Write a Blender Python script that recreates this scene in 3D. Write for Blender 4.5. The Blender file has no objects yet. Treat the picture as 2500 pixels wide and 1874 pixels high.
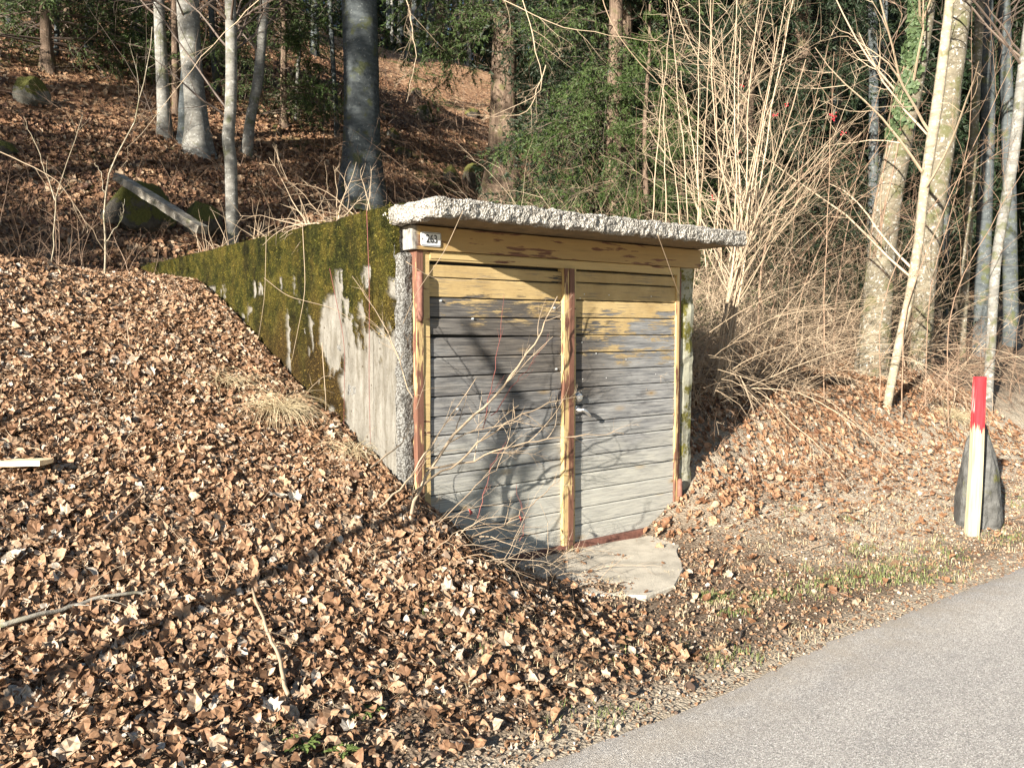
import bpy, math, random
import numpy as np
from mathutils import Vector, Matrix

# ------------------------------------------------------------------ camera, sky, sun, exposure
# World frame: X runs along the garage front (to the right, away), Y into the hill, Z up,
# origin at the foot of the post between the two door leaves.
S = bpy.context.scene
COL = S.collection
F = 2020.0; PITCH = math.radians(3.75); YAW = math.radians(-37.317)
CAM = np.array([-3.787, -4.343, 1.55])
cam_d = bpy.data.cameras.new('camera'); cam = bpy.data.objects.new('camera', cam_d); COL.objects.link(cam)
cam.location = CAM; cam.rotation_euler = (math.radians(90) - PITCH, 0, YAW)
cam_d.sensor_width = 36; cam_d.lens = F / 2500 * 36; cam_d.clip_start = 0.05; cam_d.clip_end = 2000
S.camera = cam
SUN = Vector((1.26, 0.44, -0.42)).normalized()          # the way the light travels
sun_el = math.asin(-SUN.z); sun_az = math.atan2(-SUN.x, -SUN.y)
w = bpy.data.worlds.new('World'); S.world = w; w.use_nodes = True
wn = w.node_tree; wn.nodes.clear()
sky = wn.nodes.new('ShaderNodeTexSky'); sky.sky_type = 'NISHITA'; sky.sun_disc = False
sky.sun_elevation = sun_el; sky.sun_rotation = sun_az; sky.air_density = 1.0; sky.dust_density = 0.4; sky.altitude = 600
bg = wn.nodes.new('ShaderNodeBackground'); bg.inputs[1].default_value = 0.05
wo = wn.nodes.new('ShaderNodeOutputWorld')
wn.links.new(sky.outputs[0], bg.inputs[0]); wn.links.new(bg.outputs[0], wo.inputs[0])
ld = bpy.data.lights.new('sun', 'SUN'); ld.energy = 5.0; ld.angle = math.radians(0.53); ld.color = (1, .94, .84)
lo = bpy.data.objects.new('sun', ld); COL.objects.link(lo); lo.rotation_euler = SUN.to_track_quat('-Z', 'Y').to_euler()
S.view_settings.view_transform = 'Standard'; S.view_settings.look = 'None'
S.view_settings.gamma = 1; S.view_settings.use_curve_mapping = False
S.view_settings.exposure = 1.95
S.cycles.max_bounces = 5; S.cycles.transparent_max_bounces = 4

R = np.random.default_rng(7)

# ------------------------------------------------------------------ helpers
fw = np.array([0.6063, 0.7953, 0.]); rt = np.array([0.7953, -0.6063, 0.]); up = np.array([0, 0, 1.])
def ray(px, py):
    a = (px - 1250) / F; b = -(py - 937) / F
    d = rt * a + fw * (math.cos(PITCH) + b * math.sin(PITCH)) + up * (-math.sin(PITCH) + b * math.cos(PITCH))
    return d / np.dot(d, fw)
def at(px, py, t): return CAM + ray(px, py) * t            # a point t metres ahead (pixel of the 2500 px photograph)
def D(x, y, t): return at(x * 1.1302, y * 1.1302, t)

def vnoise(P, seed=0):
    P = np.asarray(P, float); i = np.floor(P).astype(np.int64); f = P - i; f = f * f * (3 - 2 * f)
    def h(dx, dy, dz):
        n = (i[..., 0] + dx) * 374761393 + (i[..., 1] + dy) * 668265263 + (i[..., 2] + dz) * 2147483647 + seed * 974634777
        n = (n ^ (n >> 13)) * 1274126177; n = n ^ (n >> 16)
        return (n & 0xffff) / 65535.0
    x, y, z = f[..., 0], f[..., 1], f[..., 2]
    c = lambda a, b, t: a + (b - a) * t
    return c(c(c(h(0,0,0), h(1,0,0), x), c(h(0,1,0), h(1,1,0), x), y), c(c(h(0,0,1), h(1,0,1), x), c(h(0,1,1), h(1,1,1), x), y), z) * 2 - 1
def fbm(P, o=4, seed=0):
    P = np.asarray(P, float); s = 0; a = 1; t = 0
    for k in range(o):
        s = s + a * vnoise(P * 2 ** k, seed + k); t += a; a *= .5
    return s / t
def xyz(x, y, z=0):
    x, y = np.broadcast_arrays(np.asarray(x, float), np.asarray(y, float)); return np.stack([x, y, np.zeros_like(x) + z], -1)
def sstep(a, b, x):
    t = np.clip((x - a) / (b - a), 0, 1); return t * t * (3 - 2 * t)

def link(o, parent=None, **kw):
    COL.objects.link(o)
    if parent is not None: o.parent = parent
    for k, v in kw.items(): o[k] = v
    return o
def mesh(V, Fs, mat=None, smooth=False, name='m'):
    """V (n,3); Fs = array (m,k) or list of such arrays"""
    if isinstance(Fs, np.ndarray): Fs = [Fs]
    Fs = [np.asarray(f, np.int32) for f in Fs if len(f)]
    me = bpy.data.meshes.new(name)
    V = np.ascontiguousarray(V, np.float32)
    me.vertices.add(len(V)); me.vertices.foreach_set('co', V.ravel())
    lv = np.concatenate([f.ravel() for f in Fs]); tot = np.concatenate([np.full(len(f), f.shape[1], np.int32) for f in Fs])
    st = np.concatenate([[0], np.cumsum(tot)[:-1]]).astype(np.int32)
    me.loops.add(len(lv)); me.loops.foreach_set('vertex_index', lv)
    me.polygons.add(len(tot)); me.polygons.foreach_set('loop_start', st)
    me.polygons.foreach_set('use_smooth', np.full(len(tot), bool(smooth)))
    me.update(calc_edges=True)
    if mat: me.materials.append(mat)
    return me
def obj(name, me, parent=None, loc=None, **kw):
    o = bpy.data.objects.new(name, me)
    if loc is not None: o.location = loc
    return link(o, parent, **kw)
def empty(name, loc, **kw):
    o = bpy.data.objects.new(name, None); o.location = loc; o.empty_display_size = .1
    return link(o, None, **kw)
class MB:
    def __init__(s): s.V = []; s.F = {}; s.n = 0
    def add(s, V, Fs):
        if isinstance(Fs, np.ndarray): Fs = [Fs]
        for f in Fs:
            f = np.asarray(f)
            if len(f): s.F.setdefault(f.shape[1], []).append(f + s.n)
        s.V.append(np.asarray(V, float)); s.n += len(V); return s
    def box(s, x0, x1, y0, y1, z0, z1, ch=0.0):
        V = np.array([[x, y, z] for z in (z0, z1) for y in (y0, y1) for x in (x0, x1)], float)
        return s.add(V, np.array([[0,2,3,1],[4,5,7,6],[0,1,5,4],[2,6,7,3],[0,4,6,2],[1,3,7,5]]))
    def tube(s, P, R_, sides=8, caps=True):
        V, Fq = tubes(np.asarray(P, float)[None], np.asarray(R_, float)[None], sides)
        s.add(V, Fq)
        if caps:
            k = len(P)
            s.F.setdefault(sides, []).append(np.array([[s.n - k * sides + i for i in range(sides)][::-1], [s.n - sides + i for i in range(sides)]]))
        return s
    def mesh(s, mat, smooth=False): return mesh(np.concatenate(s.V), [np.concatenate(f) for f in s.F.values()], mat, smooth)
def tubes(P, Rr, sides=3):
    N, K, _ = P.shape; Rr = np.broadcast_to(Rr, (N, K))
    T = np.gradient(P, axis=1); T /= np.linalg.norm(T, axis=2, keepdims=True) + 1e-9
    ref = np.where(np.abs(T[:, :1, 2:3]) > .9, np.array([1., 0, 0]), np.array([0, 0, 1.]))
    A = np.cross(T, np.broadcast_to(ref, T.shape)); A /= np.linalg.norm(A, axis=2, keepdims=True) + 1e-9
    B = np.cross(T, A)
    an = np.arange(sides) * 2 * math.pi / sides
    V = P[:, :, None] + Rr[..., None, None] * (np.cos(an)[:, None] * A[:, :, None] + np.sin(an)[:, None] * B[:, :, None])
    idx = np.arange(N * K * sides).reshape(N, K, sides)
    a = idx[:, :-1]; b = idx[:, 1:]
    Fq = np.stack([a, np.roll(a, -1, 2), np.roll(b, -1, 2), b], -1).reshape(-1, 4)
    return V.reshape(-1, 3), Fq
def unit(a): return a / (np.linalg.norm(a, axis=-1, keepdims=True) + 1e-9)
def grow(P0, D0, L, K=6, wig=.15, grav=0.0, g=R):
    """N curved twigs: start, direction, length -> (N,K,3)"""
    N = len(P0); L = np.broadcast_to(L, (N,)); step = (L / (K - 1))[:, None]
    P = np.zeros((N, K, 3)); P[:, 0] = P0; d = unit(np.array(D0, float))
    for k in range(1, K):
        d = d + g.normal(0, wig, (N, 3)); d[:, 2] += grav; d = unit(d)
        P[:, k] = P[:, k - 1] + d * step
    return P
def side(P, R0, m, ang=.8, lf=.45, wig=.15, grav=0., K=5, rf=.5, lo=.15, hi=1., g=R):
    """m side twigs on each parent"""
    N, Kp, _ = P.shape; pi = np.repeat(np.arange(N), m); t = g.uniform(lo, hi, N * m) * (Kp - 1)
    i = np.minimum(t.astype(int), Kp - 2); f = (t - i)[:, None]
    p = P[pi, i] * (1 - f) + P[pi, i + 1] * f; T = unit(P[pi, i + 1] - P[pi, i])
    q = unit(np.cross(T, g.normal(0, 1, T.shape))); d = T * math.cos(ang) + q * math.sin(ang)
    Lp = np.linalg.norm(np.diff(P, axis=1), axis=2).sum(1)[pi]
    L = Lp * lf * (1.15 - .7 * t / (Kp - 1)) * g.uniform(.5, 1.3, N * m)
    Q = grow(p, d, L, K, wig, grav, g)
    r = np.interp(t / (Kp - 1), [0, 1], [1, .35]) * np.asarray(R0)[pi] * rf
    return Q, r
def tap(r, K, end=.25): return np.asarray(r)[:, None] * np.linspace(1, end, K)[None]

# ------------------------------------------------------------------ terrain height
fLx = [-40, -14, -9, -7.5, -2.3, -1.9, -1.2, -.5, .1, 1.2, 2.4, 3.7, 5.2, 6.0, 7, 9.1, 15, 40, 110]
fLz = [-6, -1.2, -.3, -.06, -.06, -.03, .10, .33, .62, 1.02, 1.50, 1.98, 2.08, 2.22, 2.95, 4.4, 8.0, 22, 55]
fRx = [-40, -14, -9, -7.5, -2.3, -1.9, -1.2, -.5, 0, .5, 1, 2, 4, 7, 9, 15, 40, 110]
fRz = [-6, -1.2, -.3, -.06, -.06, -.03, .03, .12, .30, .68, .92, 1.15, 1.7, 2.5, 3.5, 6.5, 18, 44]
def hgt(x, y, fine=True):
    x = np.asarray(x, float); y = np.asarray(y, float)
    L = np.interp(y, fLx, fLz); Rr = np.interp(y, fRx, fRz)
    C = np.where(y < 4, np.interp(y, [-40, -14, -9, -7.5, -2.3, -1.9, 0], [-6, -1.2, -.3, -.06, -.06, -.03, -.02]), L)
    wl = sstep(-1.4, -.6, x + .25 * np.clip(-y, 0, 2) * 0); wr = sstep(.6, 1.5, x)
    back = sstep(4, 7, y)
    wl2 = wl * (1 - back) + back * 1; wr2 = wr * (1 - back) + back * sstep(2, 14, x)
    h = L * (1 - wl2) + C * wl2; h = h * (1 - wr2) + Rr * wr2
    off = sstep(-2.2, -.9, y) + 0 * x
    dd = np.hypot(x, y)
    h = h + off * .05 * fbm(xyz(x * 1.3, y * 1.3), 3, 3) + sstep(7, 14, y) * .55 * fbm(xyz(x * .22, y * .22), 3, 9)
    # left shoulder where the bank dips behind its crest
    h = h + .18 * np.exp(-((x + 3.4) / 1.0) ** 2 - ((y - 4.0) / 1.1) ** 2)
    if fine: h = h + off * .018 * fbm(xyz(x * 6, y * 6), 2, 5)
    return h
def hit(px, py, t0=2.5):
    d = ray(px, py); t = t0
    while t < 150:
        p = CAM + d * t
        if p[2] < hgt(p[0], p[1], False) - 0 and not (-1.3 < p[0] < 1.35 and .05 < p[1] < 6.4): return p, t
        t += .05
    return CAM + d * 60, 60
def dhit(x, y, t0=2.5): return hit(x * 1.1302, y * 1.1302, t0)
def onG(x, y, dz=0.): return np.array([x, y, float(hgt(x, y)) + dz])

# ------------------------------------------------------------------ material helper
class M:
    def __init__(s, name, rough=.8, spec=.3):
        s.m = bpy.data.materials.new(name); s.m.use_nodes = True; s.t = s.m.node_tree; s.t.nodes.clear()
        s.out = s.n('ShaderNodeOutputMaterial'); s.b = s.n('ShaderNodeBsdfPrincipled')
        s.b.inputs['Roughness'].default_value = rough; s.b.inputs['Specular IOR Level'].default_value = spec
        s.l(s.b.outputs[0], s.out.inputs[0]); s.geo = None
    def n(s, t): return s.t.nodes.new(t)
    def l(s, a, b): s.t.links.new(a, b)
    def set(s, sock, v):
        if isinstance(v, bpy.types.NodeSocket): s.l(v, sock)
        else: sock.default_value = v
    def pos(s):
        if s.geo is None: s.geo = s.n('ShaderNodeNewGeometry')
        return s.geo.outputs['Position']
    def island(s):
        s.pos(); oi = s.n('ShaderNodeObjectInfo')
        a = s.math('ADD', s.geo.outputs['Random Per Island'], oi.outputs['Random']); return s.math('FRACT', a, 0)
    def objrand(s): return s.n('ShaderNodeObjectInfo').outputs['Random']
    def local(s): return s.n('ShaderNodeTexCoord').outputs['Object']
    def scale(s, v, k):
        m = s.n('ShaderNodeVectorMath'); m.operation = 'MULTIPLY'; s.set(m.inputs[0], v); m.inputs[1].default_value = k; return m.outputs[0]
    def vadd(s, a, b):
        m = s.n('ShaderNodeVectorMath'); m.operation = 'ADD'; s.set(m.inputs[0], a); s.set(m.inputs[1], b); return m.outputs[0]
    def noise(s, v, sc, det=4, ro=.6, dist=0, col=False):
        m = s.n('ShaderNodeTexNoise'); s.set(m.inputs['Vector'], v); m.inputs['Scale'].default_value = sc
        m.inputs['Detail'].default_value = det; m.inputs['Roughness'].default_value = ro; m.inputs['Distortion'].default_value = dist
        return m.outputs[1 if col else 0]
    def voro(s, v, sc, out='Distance', feat='F1', rnd=1):
        m = s.n('ShaderNodeTexVoronoi'); m.feature = feat; s.set(m.inputs['Vector'], v); m.inputs['Scale'].default_value = sc
        m.inputs['Randomness'].default_value = rnd
        return m.outputs[out]
    def math(s, op, a, b=0., c=None, clamp=False):
        m = s.n('ShaderNodeMath'); m.operation = op; m.use_clamp = clamp; s.set(m.inputs[0], a); s.set(m.inputs[1], b)
        if c is not None: s.set(m.inputs[2], c)
        return m.outputs[0]
    def sep(s, v):
        m = s.n('ShaderNodeSeparateXYZ'); s.set(m.inputs[0], v); return m.outputs
    def ss(s, v, a, b):
        m = s.n('ShaderNodeMapRange'); m.interpolation_type = 'SMOOTHSTEP'; s.set(m.inputs[0], v)
        m.inputs[1].default_value = a; m.inputs[2].default_value = b; return m.outputs[0]
    def ramp(s, f, stops, interp='LINEAR'):
        m = s.n('ShaderNodeValToRGB'); s.set(m.inputs[0], f); r = m.color_ramp; r.interpolation = interp
        while len(r.elements) < len(stops): r.elements.new(.5)
        for e, (p, c) in zip(r.elements, stops): e.position = p; e.color = (*c, 1) if len(c) == 3 else c
        return m.outputs[0]
    def mix(s, f, a, b, mode='MIX'):
        m = s.n('ShaderNodeMix'); m.data_type = 'RGBA'; m.blend_type = mode; s.set(m.inputs[0], f)
        for i, v in ((6, a), (7, b)):
            if isinstance(v, tuple) and len(v) == 3: v = (*v, 1)
            s.set(m.inputs[i], v)
        return m.outputs[2]
    def attr(s, name):
        m = s.n('ShaderNodeAttribute'); m.attribute_name = name; return m.outputs['Fac']
    def bump(s, h, dist=.01, st=1.):
        m = s.n('ShaderNodeBump'); m.inputs['Distance'].default_value = dist; m.inputs['Strength'].default_value = st
        s.set(m.inputs['Height'], h); s.l(m.outputs[0], s.b.inputs['Normal'])
        return s
    def col(s, c):
        if isinstance(c, tuple) and len(c) == 3: c = (*c, 1)
        s.set(s.b.inputs['Base Color'], c); return s
    def translucent(s, c, f):
        tr = s.n('ShaderNodeBsdfTranslucent'); s.set(tr.inputs[0], c if not (isinstance(c, tuple) and len(c) == 3) else (*c, 1))
        mx = s.n('ShaderNodeMixShader'); mx.inputs[0].default_value = f
        s.l(s.b.outputs[0], mx.inputs[1]); s.l(tr.outputs[0], mx.inputs[2]); s.l(mx.outputs[0], s.out.inputs[0]); return s
MAT = {}
def ico(sub):
    import bmesh
    bm = bmesh.new(); bmesh.ops.create_icosphere(bm, subdivisions=sub, radius=1); V = np.array([v.co[:] for v in bm.verts]); Fc = np.array([[v.index for v in f.verts] for f in bm.faces]); bm.free(); return V, Fc

def leafmat(name, stops):
    m = M(name, .65, .25); c = m.ramp(m.island(), stops)
    n = m.noise(m.pos(), 60, 3, .6); c2 = m.mix(m.ss(n, .35, .7), m.mix(1, c, (.62, .58, .55), 'MULTIPLY'), c)
    m.col(c2); m.translucent(c2, .12); return m.m
MAT['leaf_tan'] = leafmat('dry_leaf_tan', [(0, (.11, .06, .032)), (.16, (.20, .11, .06)), (.4, (.31, .18, .10)), (.62, (.39, .245, .145)), (.8, (.43, .30, .195)), (.93, (.46, .36, .26)), (1, (.50, .45, .38))])
MAT['leaf_orange'] = leafmat('dry_leaf_orange', [(0, (.13, .06, .03)), (.3, (.26, .135, .07)), (.6, (.36, .21, .12)), (.85, (.43, .29, .175)), (1, (.50, .42, .33))])
MAT['leaf_shade'] = leafmat('dry_leaf_shaded', [(0, (.06, .03, .02)), (.3, (.15, .08, .045)), (.65, (.28, .155, .085)), (.9, (.38, .24, .14)), (1, (.45, .34, .23))])  # hillside leaves: the shade of the slope is put into their colour

def ground_mat():
    m = M('soil', .95, .1); p = m.pos(); x, y, z = m.sep(p)
    n1 = m.noise(p, 3, 5); n2 = m.noise(p, 45, 5, .7); n3 = m.noise(p, 1.1, 3)
    soil = m.ramp(n2, [(.3, (.05, .035, .025)), (.5, (.13, .095, .065)), (.62, (.21, .16, .115)), (.8, (.30, .24, .18))])
    sand = m.ramp(n2, [(.25, (.26, .21, .15)), (.5, (.38, .32, .24)), (.75, (.48, .42, .33))])
    # sandy bare patches on the right of the door, and grit along the road
    fx = m.ss(x, .6, 1.8); fy = m.math('MULTIPLY', m.ss(y, -1.95, -1.2), m.ss(m.math('MULTIPLY', y, -1), -.9, .1))
    fs = m.math('MULTIPLY', m.math('MULTIPLY', fx, fy), m.ss(n1, .34, .50))
    edge = m.math('MULTIPLY', m.ss(m.math('MULTIPLY', y, -1), 1.75, 2.0), .75)
    fs = m.math('MAXIMUM', fs, edge)
    c = m.mix(fs, soil, sand)
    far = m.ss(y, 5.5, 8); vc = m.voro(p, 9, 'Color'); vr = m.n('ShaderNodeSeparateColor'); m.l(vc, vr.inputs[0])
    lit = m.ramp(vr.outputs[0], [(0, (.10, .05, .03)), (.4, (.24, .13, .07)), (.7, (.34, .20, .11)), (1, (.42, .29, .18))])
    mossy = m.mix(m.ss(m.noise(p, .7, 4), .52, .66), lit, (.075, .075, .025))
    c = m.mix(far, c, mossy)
    h = m.math('ADD', m.math('MULTIPLY', m.noise(p, 14, 6, .7), 1.0), m.math('MULTIPLY', m.voro(p, 60), .35))
    m.col(c).bump(h, .035, 1); return m.m
MAT['ground'] = ground_mat()

def asphalt():
    m = M('asphalt', .85, .3); p = m.pos(); x, y, z = m.sep(p)
    v = m.voro(p, 210, 'Color'); vs = m.n('ShaderNodeSeparateColor'); m.l(v, vs.inputs[0])
    g = m.ramp(vs.outputs[0], [(0, (.19, .18, .17)), (.35, (.33, .31, .285)), (.75, (.42, .395, .365)), (.92, (.52, .495, .46)), (1, (.66, .64, .6))])
    n = m.noise(p, .9, 4); n2 = m.noise(m.scale(p, (.25, 1, 1)), 1.6, 4)
    g = m.mix(1, g, m.ramp(n2, [(.3, (.78, .77, .77)), (.7, (1.12, 1.09, 1.05))]), 'MULTIPLY')
    g = m.mix(m.math('MULTIPLY', m.ss(m.noise(p, 2.3, 5, .7), .55, .7), .25), g, (.20, .19, .18)); dust = m.math('MULTIPLY', m.ss(y, -2.6, -2.05), m.ss(m.noise(p, 5, 5), .3, .7))
    g = m.mix(m.math('MULTIPLY', dust, .65), g, (.32, .27, .21))
    h = m.math('ADD', m.voro(p, 210), m.math('MULTIPLY', m.noise(p, 55, 4), .8))
    m.col(g).bump(h, .005, .9); return m.m
MAT['asphalt'] = asphalt()

def concrete(name, base=(.40, .37, .32), rough_scale=60, pebble=0., moss=0., dark=1.):
    m = M(name, .9, .2); p = m.pos(); x, y, z = m.sep(p)
    n = m.noise(p, 6, 5); n2 = m.noise(p, 90, 4, .7); n3 = m.noise(m.scale(p, (3, 3, .6)), 3, 5)
    c = m.ramp(n, [(.25, tuple(k * .62 for k in base)), (.5, base), (.75, tuple(min(1, k * 1.25) for k in base))])
    c = m.mix(m.math('MULTIPLY', m.ss(n3, .5, .7), .55 * dark), c, (.10, .09, .075))
    c = m.mix(m.math('MULTIPLY', m.ss(n2, .56, .75), .4), c, (.12, .11, .09))
    h = m.math('MULTIPLY', n2, .5)
    if pebble:
        vd = m.voro(p, 88); c = m.mix(m.ss(vd, .25, .75), c, m.mix(1, c, (.35, .33, .31), 'MULTIPLY'))
        h = m.math('ADD', h, m.math('MULTIPLY', m.math('SUBTRACT', 1, vd), 1.2 * pebble))
    if moss:
        mk = m.ss(m.math('ADD', m.noise(p, 7, 5), m.math('MULTIPLY', m.noise(p, 60, 3), .25)), .62 - moss * .2, .72 - moss * .2)
        c = m.mix(mk, c, m.mix(m.noise(p, 40, 3), (.05, .05, .015), (.17, .15, .03)))
    m.col(c).bump(h, .008, .9); return m.m
MAT['slab'] = concrete('rough_aggregate_concrete', (.43, .405, .36), pebble=1.1)
MAT['pad'] = concrete('worn_concrete', (.42, .375, .30), dark=.3)
MAT['pier'] = concrete('crumbling_concrete', (.20, .195, .18), pebble=.6)
MAT['rwall'] = concrete('lichen_concrete', (.30, .29, .22), moss=.05)
MAT['under'] = concrete('board_marked_concrete', (.20, .15, .09))
MAT['inside'] = M('dark_interior').col((.02, .02, .02)).m  # near-black colour stands in for the unlit inside of the garage

def mosswall():
    m = M('mossy_concrete', .95, .1); p = m.pos(); x, y, z = m.sep(p)
    mk = m.attr('moss'); n = m.noise(p, 11, 5, .65); n2 = m.noise(p, 80, 4, .75); n3 = m.noise(m.scale(p, (1, 1, .35)), 4.5, 4)
    n = m.math('ADD', m.math('MULTIPLY', n, .55), m.math('MULTIPLY', m.noise(m.scale(p, (1, 1, .5)), 3.2, 4, .6), .45)); g = m.ramp(n, [(.38, (.03, .034, .008)), (.48, (.10, .10, .018)), (.55, (.20, .165, .028)), (.65, (.30, .235, .045))])
    br = m.ramp(n, [(.3, (.06, .038, .012)), (.7, (.20, .125, .035))])
    low = m.math('ADD', m.ss(m.math('MULTIPLY', z, -1), -1.95, -1.2), m.math('MULTIPLY', m.math('SUBTRACT', n3, .5), 2.2), clamp=True)
    g = m.mix(low, g, br)
    g = m.mix(m.ss(n2, .52, .62), m.mix(1, g, (.32, .32, .34), 'MULTIPLY'), g)
    g = m.mix(m.math('MULTIPLY', m.ss(m.noise(p, 6, 4), .60, .70), .3), g, (.26, .22, .06))
    cc = m.ramp(m.noise(m.scale(p, (4, 4, 1)), 4, 6, .7), [(.3, (.12, .108, .088)), (.6, (.22, .205, .175)), (.8, (.31, .295, .265))])
    cc = m.mix(m.ss(n2, .57, .68), cc, (.09, .07, .045)); cc = m.mix(m.math('MULTIPLY', m.ss(m.noise(m.scale(p, (1, 5, .8)), 3.5, 6, .7), .50, .66), .75), cc, (.11, .095, .07))
    sp = m.ss(m.voro(p, 9), .10, .06); cc = m.mix(m.math('MULTIPLY', sp, .9), cc, (.06, .045, .03))
    c = m.mix(mk, cc, g)
    h = m.math('ADD', m.math('MULTIPLY', m.math('MULTIPLY', n2, mk), 2.4), m.math('MULTIPLY', m.noise(p, 160, 3), .6))
    m.col(c).bump(h, .02, 1); return m.m
MAT['mosswall'] = mosswall()

def plankmat(side_):
    m = M('weathered_painted_plank_' + side_, .75, .25); p = m.pos(); x, y, z = m.sep(p); r = m.objrand()
    q = m.vadd(p, m.ramp(r, [(0, (0, 0, 0)), (1, (7, 3, 5))]))
    gr = m.noise(m.scale(q, (1.6, 1, 42)), 2.4, 6, .7, .3); fine = m.noise(m.scale(q, (3, 1, 130)), 2.5, 5, .75)
    blo = m.noise(m.scale(q, (1.2, 1, 4)), 2.2, 5, .6); blo2 = m.noise(m.scale(q, (1.5, 1, 9)), 2.0, 5, .65)
    wood = m.ramp(gr, [(.3, (.05, .05, .055)), (.43, (.14, .14, .14)), (.56, (.24, .235, .225)), (.72, (.36, .35, .325))])
    # darker, bare old wood in the upper middle; pale grey remains of paint below
    tz = m.math('ADD', z, m.math('MULTIPLY', m.math('SUBTRACT', blo, .5), .9))
    if side_ == 'left':
        dk = m.math('MULTIPLY', m.ss(tz, .75, 1.45), m.ss(m.math('ADD', x, m.math('MULTIPLY', blo, .8)), -1.0, -.2))
        dk = m.math('MAXIMUM', dk, m.math('MULTIPLY', m.ss(z, 1.38, 1.52), .8))
    else:
        dk = m.math('MULTIPLY', m.ss(tz, .8, 1.2), m.ss(m.math('MULTIPLY', x, -1), -.75, -.1))
    wood = m.mix(m.math('MULTIPLY', dk, .85), wood, m.ramp(gr, [(.3, (.022, .019, .017)), (.55, (.075, .062, .05)), (.8, (.17, .14, .11))]))
    pale = m.ramp(gr, [(.3, (.27, .26, .225)), (.6, (.39, .375, .32)), (.85, (.48, .46, .40))])
    pf = m.math('MULTIPLY', m.ss(m.math('MULTIPLY', tz, -1), -1.0, -.4), m.ss(fine, .3, .55))
    wood = m.mix(pf, wood, pale)
    wood = m.mix(m.math('MULTIPLY', m.math('MULTIPLY', m.ss(blo2, .54, .70), .8), m.ss(z, .35, .9)), wood, m.ramp(gr, [(.35, (.02, .02, .023)), (.6, (.085, .08, .08))]))
    # knots
    kn = m.voro(m.scale(q, (2.6, 1, 7)), 1.0); wood = m.mix(m.ss(kn, .085, .03), wood, (.10, .055, .02))
    halo = m.ss(kn, .22, .07); wood = m.mix(m.math('MULTIPLY', halo, .35), wood, (.33, .22, .09))
    och = m.ramp(m.noise(p, 5, 4), [(.3, (.31, .215, .095)), (.7, (.43, .315, .15))])
    och = m.mix(m.ss(fine, .57, .68), och, (.10, .07, .045)); och = m.mix(m.math('MULTIPLY', m.ss(m.math('ADD', gr, m.math('MULTIPLY', blo, .5)), .80, .92), .7), och, (.14, .12, .09))
    top = 1.74 if side_ == 'right' else 1.72
    y0 = m.ss(z, top - (.85 if side_ == 'right' else .5), top + .14); y1 = m.math('ADD', m.math('MULTIPLY', y0, .62), m.math('MULTIPLY', m.math('SUBTRACT', gr, .5), 1.0))
    y1 = m.math('ADD', y1, m.math('MULTIPLY', m.math('SUBTRACT', blo, .5), 1.3))
    if side_ == 'left': y1 = m.math('SUBTRACT', y1, m.math('MULTIPLY', m.math('MULTIPLY', m.ss(z, 1.80, 1.74), 1), .16))
    else: y1 = m.math('ADD', y1, m.math('MULTIPLY', m.ss(z, 1.72, 1.78), .35))
    yk = m.ss(y1, .36, .43)
    c = m.mix(yk, wood, och)
    h = m.math('ADD', m.math('MULTIPLY', gr, .5), m.math('ADD', m.math('MULTIPLY', fine, .5), m.math('MULTIPLY', yk, .4)))
    m.col(c).bump(h, .004, .9); return m.m
MAT['plank_left'] = plankmat('left'); MAT['plank_right'] = plankmat('right')

def framemat(name, red=.5, grey=0., key=0, a=(.46, .335, .155)):
    m = M(name, .65, .3); p = m.pos(); x, y, z = m.sep(p)
    st = (2, 2, 2) if key == 0 else ((14, 14, 1.2) if key == 1 else (1.2, 8, 14))
    q = m.scale(p, st); n = m.noise(q, 2.5, 5, .65); n2 = m.noise(m.scale(p, (120, 60, 2) if key == 1 else (2, 60, 120)), 1.5, 4, .7)
    yel = m.ramp(n, [(.3, tuple(k * .8 for k in a)), (.7, a)])
    rd = m.ramp(n2, [(.3, (.08, .035, .022)), (.7, (.18, .085, .055))])
    c = m.mix(m.ss(m.math('ADD', n, m.math('MULTIPLY', m.noise(p, 3, 3), .6)), .98 - red * .45, 1.04 - red * .45), yel, rd)
    c = m.mix(m.math('MULTIPLY', m.ss(n2, .62, .74), .7), c, (.08, .05, .03))
    if grey: c = m.mix(m.ss(m.math('MULTIPLY', x, -1), 1.19, 1.222), c, m.ramp(m.noise(m.scale(p, (10, 60, 6)), 3, 4), [(.35, (.10, .09, .08)), (.65, (.36, .34, .30))]))
    m.col(c).bump(m.math('ADD', n2, n), .004, .8); return m.m
MAT['yellow'] = framemat('ochre_paint', .18, key=2); MAT['lintel'] = framemat('ochre_lintel', .25, 1, key=2, a=(.36, .24, .10))
MAT['jamb'] = framemat('ochre_and_primer_jamb', .62, key=1); MAT['jambr'] = framemat('ochre_jamb_right', .35, key=1)
MAT['post'] = framemat('ochre_and_primer_post', .75, key=1); MAT['rust'] = M('red_brown_primer', .7).col((.15, .06, .04)).bump(0.5).m
def simple(name, c, rough=.6, metal=0, noise_=0., sc=30):
    m = M(name, rough, .4); m.b.inputs['Metallic'].default_value = metal
    if noise_:
        n = m.noise(m.pos(), sc, 4); m.col(m.ramp(n, [(.3, tuple(k * (1 - noise_) for k in c)), (.7, tuple(min(1, k * (1 + noise_)) for k in c))])); m.bump(n, .004, .6)
    else: m.col(c)
    return m.m
MAT['metal'] = simple('brushed_zinc', (.62, .61, .59), .32, .9, .12, 200)
MAT['rustred'] = simple('rusty_primer_iron', (.15, .065, .045), .75, 0, .4, 40)
MAT['white'] = simple('enamel_white', (.62, .63, .64), .3); MAT['black'] = simple('enamel_black', (.02, .02, .022), .35)
MAT['nail'] = simple('galvanised_nail', (.7, .7, .68), .4, .6)

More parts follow.
